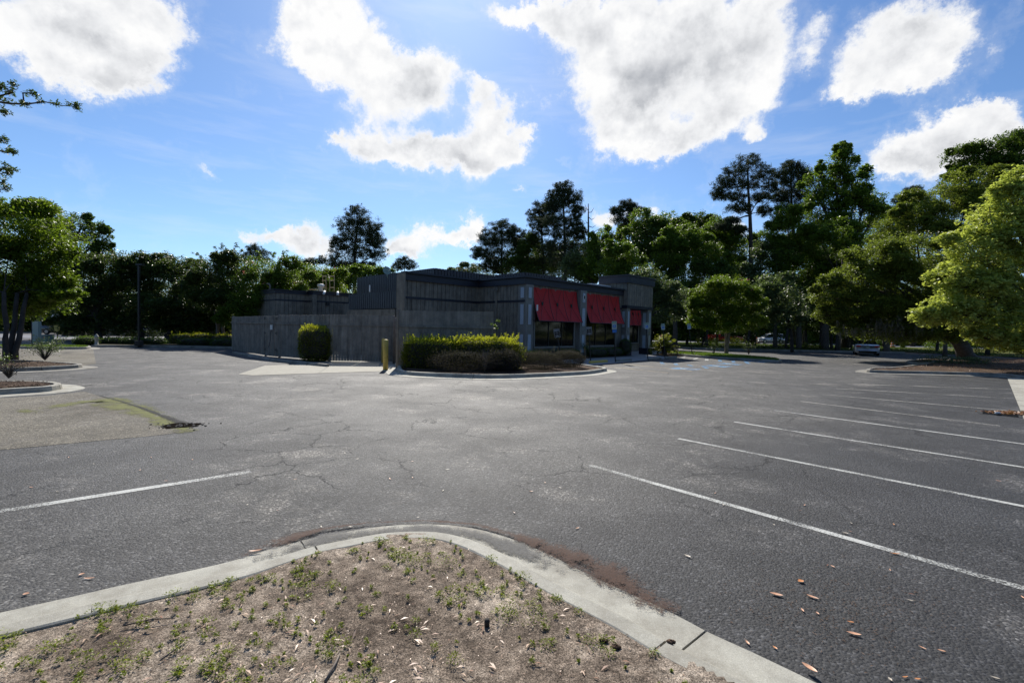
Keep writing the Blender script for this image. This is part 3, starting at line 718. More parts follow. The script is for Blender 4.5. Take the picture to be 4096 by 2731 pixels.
# wall under the porch with the entrance door, and the farther front with a third awning
MB().prism([W(aR-.02, .05)[:2], W(aR+.001, .05)[:2], W(aR+.001, 3.3)[:2], W(aR-.02, 3.3)[:2]], 0, zw-.01).build('wall', M['siding'], bld)
dr = MB(); p = W(aR+.05, 1.6); dr.box((p.x, p.y, 1.1), (.06, 1.7, 2.2), RZ); dro = dr.build('door', M['black'], bld)
p = W(aR+.09, 1.6); MB().box((p.x, p.y, 1.2), (.02, 1.4, 1.8), RZ).build('pane', M['glass'], o_parent(dro))
a30 = onA(2500, 1290, 3.3); a31 = onA(2556, 1290, 3.3)
awning(a30-.5, a31, 3.3, zat, zab, .6, 3)
window(a30-.3, a31-.2, 3.3, zs_, 3.2, 3)
c3 = onA(2564, 1330, 3.3); column('column', c3, 3.25, .6, 0, zF, [nB])
f = MB(); band(f, [W(aR+.4, 3.3), W(aR+9.5, 3.3)], zF, zT-.1, .16, .03); f.build('fascia', M['fascia'], bld)
# white roof membrane seen over the front parapet
MB().prism([W(aR-2.5, pf+1.4)[:2], W(aR-.02, pf+1.4)[:2], W(aR-.02, pf+3)[:2], W(aR-2.5, pf+3)[:2]], zw, zT+.28).build('roof_curb', M['roofw'], bld)

# dark ribbed metal screens on the roof
def screen(a0, a1, b0, b1_, z0, z1, name='roof_screen'):
    m = MB(); m.prism([W(a0+.04, b0+.04)[:2], W(a1, b0+.04)[:2], W(a1, b1_)[:2], W(a0+.04, b1_)[:2]], z0, z1-.02)
    boards(m, W(a0, b1_), W(a0, b0), z0, z1, .28, .05, .035); boards(m, W(a0, b0), W(a1, b0), z0, z1, .28, .05, .035)
    return m.build(name, M['navy'], bld)
# big screen: near corner seen at (1739,1072)
K = .92
def AB(p): q = Vector((p[0], p[1], 0))-C0; return q.dot(A), q.dot(B)
sp_ = P(1739, 1072, 36.5*K); sa, sb = AB(sp_); sl = onB(1429, 1122, sa)
screen(sa, onA(2030, 1098, sb), sb, sl, zw-1.3, sp_.z)
sp2 = P(2101, 1089, 35*K); s2a, s2b = AB(sp2)
screen(s2a, onA(2245, 1105, s2b), s2b, s2b+3, zw-.02, sp2.z, 'roof_screen')
# kitchen side: low lean-to with a dark band, left of the siding wall
c0 = W(aL, b1); kz1 = Z(1608, 1163, W(aL, b1+.2)); kz0 = Z(1591, 1232, W(aL, b1+.2)); kb = onB(1397, 1200, aL-.02)
m = MB(); m.prism([W(aL-.02, b1+.32)[:2], W(aL+2.0, b1+.55)[:2], W(aL+2.0, kb)[:2], W(aL-.02, kb)[:2]], kz0+.02, kz1-.03)
boards(m, W(aL-.04, kb), W(aL-.04, b1+.52), kz0, kz1, .25, .05, .03); boards(m, W(aL-.04, kb), W(aL+3, kb), kz0, kz1, .25, .05, -.03); m.build('dark_metal_band', M['navy'], bld)
m = MB(); boards(m, W(aL-.15, kb), W(aL-.15, b1+.52), 0, kz0-.05, .2, .012, .02); m.prism([W(aL-.14, b1+.52)[:2], W(aL-.03, b1+.52)[:2], W(aL-.03, kb)[:2], W(aL-.14, kb)[:2]], 0, kz0-.06)
m.build('siding', M['siding'], bld)
# back wing
wp = P(1103, 1156, 37*K); wa, wb = AB(wp); zW = wp.z; we = onB(1015, 1172, wa); ws1 = onA(1234, 1162, wb); ws2 = onB(1255, 1165, ws1); 
m = MB(); m.prism([W(wa+.03, wb+.03)[:2], W(ws1+.03, wb+.03)[:2], W(ws1+.03, ws2+.03)[:2], W(6, ws2+.03)[:2], W(6, we)[:2], W(wa+.03, we)[:2]], 0, zW-.16); m.build('wall', M['siding'], bld)
wpl = [W(wa, we), W(wa, wb), W(ws1, wb), W(ws1, ws2), W(6, ws2)]
s = MB()
for i in range(4): boards(s, wpl[i], wpl[i+1], 0, zW-.2, .3 if i else .22, .03, .026)
s.build('siding', M['siding'], bld)
f = MB(); band(f, wpl, zW-.28, zW-.07, .09, .025); f.build('fascia', M['fascia'], bld); f = MB(); band(f, wpl, zW-.068, zW, .18, -.1)
f.build('cornice', M['fascia'], bld)
zz = Z(1103, 1198, wp); f = MB(); band(f, wpl, zz-.07, zz+.05, .045, .024); f.build('belt_trim', M['fascia'], bld)
MB().prism([W(wa+.4, we-.5)[:2], W(wa+4, we-.5)[:2], W(wa+4, we-.35)[:2], W(wa+.4, we-.35)[:2]], zW-.1, zW+.42).build('roof_parapet', M['roofw'], bld)
MB().box(W(ws1-.03, ws2-.2, (zW-.3)/2), (.25, .25, zW-.3), RZ).build('downspout', M['siding'], bld)
MB().box(W(wa-.05, we-.1, (zW-.3)/2), (.2, .3, zW-.3), RZ).build('corner_board', M['siding'], bld)
# roof furniture of the wing
rp = P(1283, 1150, 41*K); MB().lathe([(.17, -.7), (.17, .05), (.26, .07), (.28, .2), (.22, .27), (.02, .3)], (rp.x, rp.y, rp.z), 16).build('roof_vent', M['concretewhite'], bld, True)
rp = P(1080, 1158, 38*K); MB().tube([rp-Vector((0, 0, .7)), rp+Vector((0, 0, .25)), rp+Vector((-.06, 0, .42)), rp+Vector((-.22, 0, .42))], .07, 8).build('vent_pipe', M['siding'], bld, True)
MB().tube([P(1120, 1153, 40*K), P(1270, 1158, 42.5*K)], .05, 6).build('gas_pipe', M['tanmetal'], bld)
gp = P(1220, 1150, 41*K); MB().tube([gp-Vector((.15, 0, .1)), gp+Vector((-.1, 0, .12)), gp+Vector((.1, 0, .12)), gp+Vector((.12, 0, -.1))], .035, 6).build('gas_pipe', M['tanmetal'], bld)
lad = MB()
for u0 in (1304, 1337):
    for du in (-13 if u0 == 1304 else -18, 0 if u0 == 1304 else 0): lad.tube([P(u0+du, 1165, 42*K), P(u0+du, 1100, 42*K)], .03, 5)
    for v in (1105, 1122, 1150): lad.tube([P(u0-16, v, 42*K), P(u0, v, 42*K)], .02, 4)
lad.build('roof_ladder_rail', M['tanmetal'], bld)
wpipe = P(1479, 1140, 38*K); MB().tube([wpipe+Vector((0, 0, -.5)), wpipe+Vector((0, 0, .0))], .045, 8).build('vent_pipe', M['white'], bld)
sd = P(1546, 1085, 40*K); md = MB(); rt = Matrix.Rotation(.9, 3, 'X') @ Matrix.Rotation(.5, 3, 'Y')
vs = []; n_ = 18
for r_, z_ in ((0.01, 0), (.16, .03), (.32, .1)):
    for k in range(n_): vs.append(sd+rt@Vector((r_*math.cos(6.2832*k/n_), r_*math.sin(6.2832*k/n_)*1.25, z_)))
md.add(vs, [(i*n_+k, i*n_+(k+1) % n_, (i+1)*n_+(k+1) % n_, (i+1)*n_+k) for i in range(2) for k in range(n_)])
md.tube([sd, sd+Vector((.15, -.2, -.55))], .03, 6); md.tube([sd, sd+Vector((.35, -.3, .05))], .015, 5); md.build('satellite_dish', M['boxgreen'], bld, True)
def camera_fix(u, v, d_):
    p = W(onA(u, v, ws2), ws2)-B*.3; zc_ = Z(u, v, p); m = MB()
    m.tube([(p.x, p.y, zc_+.13), Vector((p.x, p.y, zc_))+Vector((d_*.16, -.25, -.1))], [.085, .08], 10); m.tube([(p.x, p.y, zc_+.05), (p.x+B.x*.3, p.y+B.y*.3, zc_-.16)], .025, 6)
    return m.build('security_light', M['white'], bld, True)
camera_fix(1292, 1172, .15); camera_fix(1344, 1175, .7)
p = W(onA(1307, 1215, ws2), ws2)-B*.12; MB().box((p.x, p.y, Z(1307, 1215, p)), (.22, .18, .28), RZ).build('wall_lamp', M['black'], bld)
# small white flood lamp beside the first awning
p = W(.55, 0)-B*.5; MB().box((p.x, p.y, Z(2121, 1230, p)), (.05, .08, .36), RZ+.3).build('wall_lamp', M['white'], bld)
# shift: sub-parts were built in world space under parts that carry the inverse of the building's base
for o in list(COL.objects):
    if o.parent is not None and o.parent.parent is bld: o.matrix_parent_inverse = Matrix.Identity(4)

# ---------------------------------------------------------------- paving round the building
bed('planting_bed', [W(.3, -.06)[:2], W(aR, -.06)[:2], W(aR, -1.1)[:2], W(.3, -1.1)[:2]], .06, 'mulch')
wk = [W(-.5, -1.1), W(aR+.2, -1.1), W(aR+.2, 3.2), W(aR+9, 3.2), W(aR+9, 1.5), G(2705, 1413), G(2782, 1420), G(2740, 1427), G(2700, 1433), G(2590, 1440), G(2462, 1452), G(2355, 1462), G(2300, 1455)]
struct(MB().sheet([p[:2] for p in wk], .014).build('sidewalk', M['walk']))
pad = [G(u, v) for u, v in ((953, 1497), (1009, 1502), (1275, 1493), (1530, 1485), (1592, 1502), (1640, 1490), (1610, 1420), (1300, 1420), (1180, 1458), (1060, 1462))]
j = .006
struct(MB().sheet([p[:2] for p in pad], .009).build('concrete_pad', M['pad']))
pline('joint_line', G(1275, 1493), G(1320, 1461), .03, 'black', .0125)
# wheel stops
stopdir = math.atan2((G(2433, 1447)-G(2354, 1453)).y, (G(2433, 1447)-G(2354, 1453)).x)
def wheel_stop(u, v, lab, mat='stop', L=1.8):
    c = G(u, v); m = MB(); n = 2; pr = [(-.08, 0), (-.075, .09), (-.045, .13), (.045, .13), (.075, .09), (.08, 0)]
    Mx = Matrix.Rotation(stopdir, 3, 'Z'); vs = []
    for x in (-L/2, -L/2+.05, L/2-.05, L/2):
        k = .85 if abs(x) == L/2 else 1
        for (y, z) in pr: vs.append(c+Mx@Vector((x, y*k, z*k+.015)))
    m.add(vs, [(i*6+q, i*6+q+1, (i+1)*6+q+1, (i+1)*6+q) for i in range(3) for q in range(5)]+[tuple(range(6)), tuple(reversed(range(18, 24)))])
    return tag(m.build('wheel_stop', M[mat]), lab, 'wheel stop', 'wheel stops along the front walk')
wheel_stop(2394, 1451, 'yellow painted concrete wheel stop nearest the planted island', 'yellow')
wheel_stop(2495, 1445, 'grey wheel stop at the foot of the tall blue-bottomed parking sign')
wheel_stop(2618, 1438, 'grey wheel stop in front of the right porch column')
wheel_stop(2683, 1434, 'grey wheel stop in front of the black bench')
wheel_stop(2798, 1425, 'grey wheel stop by the grass island with the leaning sign')

# ---------------------------------------------------------------- text
def text(body, loc, rot, size, mat, parent=None, name='lettering'):
    cu = bpy.data.curves.new(name, 'FONT'); cu.body = body; cu.size = size; cu.align_x = 'CENTER'; cu.align_y = 'CENTER'; cu.extrude = .002
    o = bpy.data.objects.new(name, cu); COL.objects.link(o); cu.materials.append(M[mat])
    o.matrix_world = Matrix.Translation(loc) @ rot.to_4x4()
    bpy.context.view_layer.update()
    me = bpy.data.meshes.new_from_object(o.evaluated_get(bpy.context.evaluated_depsgraph_get()))
    me.transform(o.matrix_world); bpy.data.objects.remove(o); 
    o = bpy.data.objects.new(name, me); COL.objects.link(o)
    if parent is not None: o.parent = parent; o.matrix_parent_inverse = Matrix.Translation(-Vector(parent.location))
    return o
def isa(c, X, Y, N, s, mat, parent, name='wheelchair_symbol'):
    """wheelchair symbol drawn with tubes flattened on plane X,Y; N normal"""
    m = MB()
    def q(x, y): return c+X*x*s+Y*y*s+N*.004
    def stroke(pts, w):
        pts = [q(*p) for p in pts]
        for a, b in zip(pts[:-1], pts[1:]):
            t = (b-a).normalized(); sd = t.cross(N)*w*s/2
            m.add([a+sd, a-sd, b-sd, b+sd], [(0, 1, 2, 3)])
    stroke([(-.1, .38), (-.1, .05), (.22, .05), (.36, -.32)], .1); stroke([(-.1, .2), (.16, .2)], .08)
    stroke([(-.16+.3*math.cos(t), -.12+.3*math.sin(t)) for t in [math.radians(a) for a in range(110, 361, 22)]], .08)
    h = [q(-.1+.08*math.cos(6.28*k/10), .46+.08*math.sin(6.28*k/10)) for k in range(10)]; m.add(h, [tuple(range(10))])
    return m.build(name, M[mat], parent)
for (u, v) in ((2742, 1475), (2871, 1464), (2922, 1456), (3031, 1446)):
    c = G(u, v); c.z = .0055
    X = A*1.0; Y = B.copy(); s_ = 1.25
    q = [c+X*x*.6+Y*y*.6 for x, y in ((-1, -1), (1, -1), (1, 1), (-1, 1))]
    struct(MB().add([tuple(p) for p in q], [(0, 1, 2, 3)]).build('symbol_ground', M['lineblue']))
    struct(isa(c, Y, -X, Vector((0, 0, 1)), 1.0, 'line', None, 'wheelchair_symbol'))

# ---------------------------------------------------------------- signs
def sign(base, top, h, w, lab, kind, px_top):
    bp_ = G(*base); tp = P(px_top[0], px_top[1], bp_.y-.02)
    t = thing('parking_sign', lab, 'sign', bp_, 'parking signs on posts before the restaurant')
    MB().tube([bp_+Vector((0, 0, -.1)), tp], .032, 8).build('post', M['black'], t)
    up = (tp-bp_).normalized(); X = up.cross(Vector((0, -1, 0)))*-1; X = Vector((1, 0, 0))-up*up.x; X.normalize(); N = X.cross(up)
    if N.y > 0: N = -N
    rot = Matrix((X, up, -N if False else X.cross(up))).transposed()
    c = tp-up*(h/2-.03)+N*.05
    pl = MB().box(c, (w, h, .006), rot=rot).build('sign_plate', M['black' if kind == 'r' else 'signw'], t)
    fN = N*.006
    ro = Matrix((X, up, X.cross(up))).transposed()
    flip = ro if X.cross(up).y < 0 else Matrix((-X, up, (-X).cross(up))).transposed()
    if kind == 'r':
        m = MB()
        for sx in (-1, 1): m.box(c+fN+X*sx*(w/2-.012), (.008, h-.02, .004), rot=rot)
        for sy in (-1, 1): m.box(c+fN+up*sy*(h/2-.012), (w-.034, .008, .004), rot=rot)
        m.build('sign_border', M['txt'], t)
        for y, tx, s in ((.36, 'RESERVED', .058), (.26, 'PARKING', .058), (.17, 'FOR', .03), (-.0, 'To Go', .05), (-.22, 'Orders', .035), (-.31, '15 MINUTE', .045), (-.39, 'PARKING', .045)):
            text(tx, c+fN*1.2+up*y*h, flip, s, 'txt', t)
    else:
        for y, tx, s in ((.38, 'RESERVED', .055), (.26, 'PARKING', .055)): text(tx, c+fN*1.2+up*y*h, flip, s, 'green', t)
        bl = c-up*h*.12+fN; MB().box(bl, (w*.6, w*.62, .004), rot=rot).build('blue_square', M['blue'], t)
        isa(bl+fN*.6, X, up, N, w*.46, 'txt', t)
        if kind == 'b': MB().box(c-up*(h/2+.10), (w*.86, .17, .006), rot=rot).build('lower_plate', M['blue'], t)
    return t
sign((2249, 1458), None, .46, .31, 'black parking sign on the post leaning most, in front of the first window', 'r', (2225, 1317))
sign((2363, 1450), None, .45, .31, 'black parking sign between the two red awnings', 'r', (2355, 1309))
sign((2462, 1449), None, .46, .28, 'pale disabled parking sign with an extra blue plate below it', 'b', (2456, 1287))
sign((2591, 1436), None, .42, .29, 'pale disabled parking sign in front of the right porch column', 'h', (2586, 1292))
sign((2660, 1434), None, .42, .25, 'pale disabled parking sign in front of the spiky sago palm', 'h', (2650, 1296))
sign((2771, 1425), None, .42, .27, 'pale parking sign on a leaning post at the tip of the grass island', 'h', (2754, 1296))

# ---------------------------------------------------------------- fence enclosure
def fence(name, lab, p0, p1, h0, h1, side=1, z0=.06, rail=True, posts=True):
    t = thing(name, lab, 'fence', (p0.x, p0.y, 0)); zf = lambda s: h0+(h1-h0)*s
    m = MB(); boards(m, p0, p1, z0, zf, .145, .008, .02, 0, .03, 0, .012, .012); m.build('fence_boards', M['fence'], t)
    d = (p1-p0).normalized(); s = Vector((d.y, -d.x, 0)); r = MB(); L = (p1-p0).length; rz = math.atan2(d.y, d.x); c = (p0+p1)/2+s*.055
    zr = 1.84
    r.box((c.x, c.y, zr), (L, .04, .09), rz); r.build('rail', M['fence'], t)
    for e in (p0, p1): q = e+s*-.06+d*(.05 if e is p0 else -.05); MB().box((q.x, q.y, (h0+.05)/2), (.1, .1, h0+.05), rz).build('post', M['fence'], t)
    return t
fA, fB, fC, fD, fE = G(929, 1402), G(1060, 1424), G(1112, 1429), G(1316, 1446), G(1572, 1449)
fF, fG = G(1592, 1474), G(1970, 1476)
hh = lambda u, v, p: P(u, v, p.y).z
fence('board_fence', 'left end of the grey board fence, seen past the small side gate', fA, fB, hh(929, 1267, fA), hh(1057, 1263, fB))
fence('board_fence', 'grey board fence behind the trimmed box bush', fC, fD, hh(1112, 1260, fC), hh(1316, 1259, fD))
fence('board_fence', 'grey board fence behind the long sunlit hedge', fF, fG, hh(1592, 1241, fF), hh(1970, 1246, fG))
e2 = fE+Vector((-.2, 1.5, 0)); fence('board_fence', 'short return of board fence inside the gate opening', fF+Vector((-.02, .08, 0)), fF+Vector((.55, 3.2, 0)), hh(1592, 1241, fF), hh(1592, 1241, fF)-.05)
def gate(lab, p0, p1, h, leaves_=1, group=None):
    t = thing('fence_gate', lab, 'gate', (p0.x, p0.y, 0), group); n = leaves_
    for k in range(n):
        a = p0.lerp(p1, k/n+.004); b = p0.lerp(p1, (k+1)/n-.004); m = MB()
        boards(m, a, b, .04, h, .14, .012, .02, 0, .03, 0, .01, .01); lf = m.build('gate_leaf', M['fence'], t)
        d = (b-a).normalized(); s = Vector((d.y, -d.x, 0)); rz = math.atan2(d.y, d.x); c = (a+b)/2+s*.05; L = (b-a).length
        MB().box((c.x, c.y, 1.84), (L-.04, .04, .09), rz).build('rail', M['fence'], t); c2_ = (a+b)/2-s*.03; MB().box((c2_.x, c2_.y, .4), (L-.05, .04, .09), rz).build('rail', M['fence'], t)
        hg = MB()
        if n == 1:
            for e in (a, b):
                for z in (.4, 1.3, 2.1):
                    q = e+s*.075+d*(.08 if e is a else -.08); dd = d*(.1 if e is a else -.1)
                    MB().add([q-dd*.6+Vector((0, 0, z+.09)), q-dd*.6+Vector((0, 0, z-.09)), q+dd*1.2+Vector((0, 0, z))], [(0, 1, 2)]).build('hinge', M['black'], t)
            bxq = a.lerp(b, .62)+s*.09; MB().box((bxq.x, bxq.y, 1.62), (.16, .07, .26), rz).build('switch_box', M['white'], t)
            MB().tube([bxq+Vector((0, 0, 1.5)), bxq+Vector((-.05, 0, 1.3)), bxq-d*.12+Vector((0, 0, .9)), bxq-d*.3+Vector((0, 0, .5))], .012, 5).build('cable', M['black'], t)
    return t
gate('small side gate with a white box and hanging cable', fB, fC, hh(1080, 1263, fC), 1)
gate('wide double gate of grey boards behind the concrete pad', fD, fE, hh(1400, 1258, fD), 2)
for (u, v, vt, r, lab) in ((1574, 1455, 1262, .05, 'leftmost thin steel pipe post at the open end of the gate'), (1581, 1458, 1270, .045, 'rightmost thin steel pipe post at the open end of the gate')):
    b_ = G(u, v); tpz = P(u, vt, b_.y).z
    tag(MB().lathe([(r, 0), (r, tpz-r), (r*.7, tpz-.02), (.005, tpz)], (b_.x, b_.y, 0), 10).build('gate_post', M['barkpale'], None, True), lab, 'post', 'steel posts at the gate')
b_ = G(1600, 1476); 
# bollards
def bollard(u, v, vt, lab):
    b_ = G(u, v); h = P(u, vt, b_.y).z; r = .105
    return tag(MB().lathe([(r, 0), (r, h-.07), (r*.9, h-.03), (r*.6, h-.005), (.005, h)], (b_.x, b_.y, 0), 20).build('bollard', M['yellow'], None, True), lab, 'bollard', 'yellow bollards by the gate')
bollard(1542, 1480, 1357, 'yellow steel bollard standing forward on the pad edge')
bollard(1534, 1452, 1353, 'yellow bollard mostly hidden behind the forward one')

# ---------------------------------------------------------------- islands and kerbs
def island(pts, mat, kmat='kerb', gutter=True, name='planting_island', z=.12, mound=.04, step=.2):
    W_ = [G(u, v, .15) for u, v in pts]
    ar = sum(W_[i].x*W_[(i+1) % len(W_)].y-W_[(i+1) % len(W_)].x*W_[i].y for i in range(len(W_)))
    o, n = kerb('kerb', W_, True, 1 if ar > 0 else -1, gutter, kmat, step=.2, seg=3.2)
    poly = [(p-q*.13)[:2] for p, q in zip(o, n)]
    struct(MB().sheet(poly, z-.02).build('soil_base', M[mat]))
    cx = sum(p[0] for p in poly)/len(poly); cy = sum(p[1] for p in poly)/len(poly)
    g = bedgrid('island_bed', poly, z, mat, step, .008, mound, cx, cy, 2.5)
    return poly
# island with the long hedge
isl1 = island([(1597, 1479), (1630, 1485), (1730, 1491), (1968, 1498), (2158, 1493), (2340, 1484), (2415, 1474), (2425, 1470), (2395, 1465), (2300, 1452), (2150, 1442), (1980, 1440), (1620, 1446), (1592, 1462)], 'mulch')
# left islands
isl2 = island([(-420, 1600), (-200, 1574), (0, 1556), (172, 1546), (224, 1540), (247, 1534), (232, 1528), (195, 1524), (97, 1521), (-100, 1521), (-420, 1528)], 'mulch')
isl3 = island([(-350, 1475), (-100, 1472), (23, 1470), (100, 1469), (201, 1465), (287, 1460), (326, 1456), (313, 1452), (206, 1445), (57, 1438), (-100, 1436), (-350, 1440)], 'mulch', 'kerbfar')
isl4 = island([(-300, 1385), (0, 1384), (143, 1387), (230, 1388), (335, 1388), (362, 1385), (345, 1381), (232, 1380), (0, 1379), (-300, 1378)], 'grass', 'kerbfar')
# bed with oaks along the far left, and the kerb before it
farL = [G(u, v, .15) for u, v in ((365, 1380), (500, 1380), (700, 1382), (930, 1387), (1100, 1392))]
o_, n_l = kerb('kerb', farL, False, 1, False, 'kerbfar', seg=6, step=.6)
struct(MB().sheet([(p-q*.12)[:2] for p, q in zip(o_, n_l)]+[(-12, 48), (-34, 42)], .13).build('planting_bed', M['dirt']))
struct(MB().sheet([(-70, 43), (-34, 43), (-12, 49), (-12, 52), (-70, 52)], .016).build('side_street', M['road']))
kerb('kerb', [G(u, v, .12) for u, v in ((929, 1405), (1000, 1418), (1062, 1430), (1120, 1437), (1180, 1443), (1240, 1450), (1305, 1456))], False, 1, False, 'kerbfar', seg=4, h=.12)
# the grass island on the right with the crape myrtle
isl5 = island([(2776, 1420), (2827, 1424), (2980, 1433), (3095, 1440), (3122, 1441), (3125, 1437), (3093, 1430), (3000, 1422), (2900, 1415), (2800, 1408), (2720, 1405), (2668, 1404), (2640, 1407), (2690, 1413)], 'grass', 'kerbfar', False)
bed('palm_bed', [G(u, v, .1)[:2] for u, v in ((2622, 1416), (2660, 1421), (2715, 1424), (2750, 1416), (2720, 1408), (2650, 1406))], .05, 'mulch')
# mulched bed under the oak and the yellow-green maple
isl6 = island([(3469, 1478), (3533, 1481), (3770, 1486), (4010, 1494), (4068, 1500), (4300, 1512), (4600, 1500), (4400, 1450), (4100, 1434), (3850, 1428), (3750, 1440), (3680, 1455), (3560, 1468), (3500, 1470), (3474, 1473)], 'mulch', 'kerbfar', step=.3, mound=.12)
isl7 = island([(3632, 1446), (3730, 1449), (3800, 1440), (3800, 1430), (3700, 1434), (3640, 1440)], 'mulch', 'kerbfar', False)
# right edge gutter and kerb
ga, gb = G(4027, 1512), G(4098, 1692); gd = (gb-ga).normalized(); gs = Vector((gd.y, -gd.x, 0))
if gs.x < 0: gs = -gs
o_, n_r = kerb('kerb', [p+gs*.62 for p in (ga, ga.lerp(gb, .5), gb, gb+gd*4)], False, 1, True, 'kerb', gw=.6)
# fix orientation: bed on the outer side
bed('planting_bed', [(ga+gs*.72)[:2], (gb+gs*.72+gd*4)[:2], (gb+gs*8+gd*4)[:2], (ga+gs*8)[:2]], .13, 'mulch')
# old gravelly surface on the left, with moss and the broken edge
gp_ = [G(u, v) for u, v in ((-600, 1660), (0, 1592), (180, 1584), (340, 1566), (420, 1592), (520, 1625), (610, 1652), (700, 1686), (770, 1712), (775, 1722), (640, 1740), (400, 1762), (0, 1800), (-600, 1860))]
struct(MB().sheet([p[:2] for p in gp_], .004).build('gravel_patch', M['gravel']))
gp2 = [G(u, v) for u, v in ((-400, 1396), (0, 1392), (372, 1394), (378, 1425), (384, 1455), (330, 1462), (200, 1462), (-400, 1470))]
struct(MB().sheet([p[:2] for p in gp2], .004).build('gravel_patch', M['gravel']))
strip('ground_moss', [G(u, v) for u, v in ((150, 1640), (300, 1615), (420, 1600), (500, 1625), (600, 1660), (680, 1695), (760, 1722), (700, 1732))], [.25, .3, .55, .45, .3, .25, .2, .1], .008, 'moss', .6)
strip('ground_moss', [G(u, v) for u, v in ((0, 1645), (80, 1640), (160, 1655))], [.2, .2, .1], .009, 'moss', .5)
strip('broken_edge', [G(u, v) for u, v in ((380, 1578), (470, 1602), (560, 1630), (640, 1660), (720, 1690), (780, 1712))], [.02, .03, .05, .07, .12, .05], .0105, 'patchedge', .75)
# broken hole in the asphalt, drawn as a flat near-black disc
hb = G(725, 1703); hm = MB(); ring = 18
vs = [hb+Vector((math.cos(6.283*k/ring)*.33*random.uniform(.7, 1.2), math.sin(6.283*k/ring)*.26*random.uniform(.7, 1.2), .012)) for k in range(ring)]
hm.add([tuple(v) for v in vs], [tuple(range(ring))]); struct(hm.build('pothole', M['hole']))
rub = []
for k in range(60):
    c = hb+Vector((random.gauss(0, .22), random.gauss(0, .13), .01)); rub.append((c, random.uniform(.01, .035)))
m = MB()
for c, s_ in rub: m.box(c, (s_, s_*.8, s_*.6), random.random()*3)
tag(m.build('asphalt_rubble', M['asphalt']), 'broken asphalt crumbs scattered round the pothole', 'rubble', None, 'stuff')

# ---------------------------------------------------------------- shrubs
def shrub(name, label, cat, solids, leaf='hedge', lsize=.06, n=6000, group=None, core=True, rough=.05, sprigs=0, asp=.55, kind=None, toptint=0.0):
    """solids: list of (centre, (sx,sy,sz) half sizes, rz, boxiness) in metres"""
    b0 = Vector((solids[0][0][0], solids[0][0][1], 0)); t = thing(name, label, cat, b0, group)
    if kind: t['kind'] = kind
    V = []; T = []; tot = sum((s[1][0]*s[1][1]+s[1][0]*s[1][2]*2+s[1][1]*s[1][2]*2) for s in solids); cm = MB()
    for (c, h, rz, bx) in solids:
        m = int(n*(h[0]*h[1]+h[0]*h[2]*2+h[1]*h[2]*2)/tot)
        q = unit(R.normal(size=(m, 3))); p = 2/(1-bx*.82)      # superellipsoid
        k = (np.abs(q)**p).sum(1, keepdims=True)**(-1/p); q = q*k
        q *= 1+R.normal(size=(m, 1))*rough-np.abs(R.normal(size=(m, 1)))*.05
        lump = sum(np.sin(q@R.normal(size=(3,))*w+R.uniform(0, 6)) for w in (3, 5, 8, 12))[:, None]*.018; q *= 1+lump
        q = q*np.array(h); q[:, 2] = np.maximum(q[:, 2], -h[2]+.02)
        ca, sa_ = math.cos(rz), math.sin(rz); X = q[:, 0]*ca-q[:, 1]*sa_; Y = q[:, 0]*sa_+q[:, 1]*ca
        V.append(np.stack([X+c[0], Y+c[1], q[:, 2]+c[2]], 1)); T.append(np.clip(R.random(m)*.3+.75*(q[:, 2]/h[2] > .70)*R.random(m)**.5+.05, 0, 1))  # leaves near the top get a paler tint: sunlit tops put into the colour
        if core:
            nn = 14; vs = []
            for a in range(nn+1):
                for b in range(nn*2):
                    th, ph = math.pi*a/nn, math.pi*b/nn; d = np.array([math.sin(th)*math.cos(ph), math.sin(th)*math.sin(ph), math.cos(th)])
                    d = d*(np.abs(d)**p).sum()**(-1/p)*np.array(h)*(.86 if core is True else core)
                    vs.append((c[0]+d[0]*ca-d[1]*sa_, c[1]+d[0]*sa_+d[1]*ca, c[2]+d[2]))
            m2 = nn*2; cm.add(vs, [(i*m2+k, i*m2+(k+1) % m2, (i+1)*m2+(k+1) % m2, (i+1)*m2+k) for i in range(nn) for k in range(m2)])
        for _ in range(sprigs):
            x, y = random.uniform(-h[0], h[0])*.95, random.uniform(-h[1], h[1])*.8; L = random.uniform(.04, .1)+random.random()**4*.2
            bs = np.array([c[0]+x*ca-y*sa_, c[1]+x*sa_+y*ca, c[2]+h[2]*.97]); kk = int(L/.012)
            u_ = np.linspace(0, 1, kk)[:, None]; tip = np.array([random.gauss(0, .05), random.gauss(0, .05), L])
            V.append(bs+u_*tip+R.normal(size=(kk, 3))*.018); T.append(np.full(kk, .9))
    V = np.concatenate(V); T = np.concatenate(T)
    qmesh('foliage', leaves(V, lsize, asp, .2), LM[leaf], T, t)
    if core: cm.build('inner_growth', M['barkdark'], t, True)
    return t
def gz(u, v, z=.13): p = G(u, v, z); return p
# box bush by the fence
c = G(1245, 1440, .1); hz = P(1245, 1306, c.y).z
shrub('box_bush', 'square trimmed bush with sunlit top, in front of the grey board fence', 'bush', [((c.x, c.y+.55, hz*.5+.03), (.74, .7, hz*.5), .12, .6)], 'hedge', .07, 8500, sprigs=14)
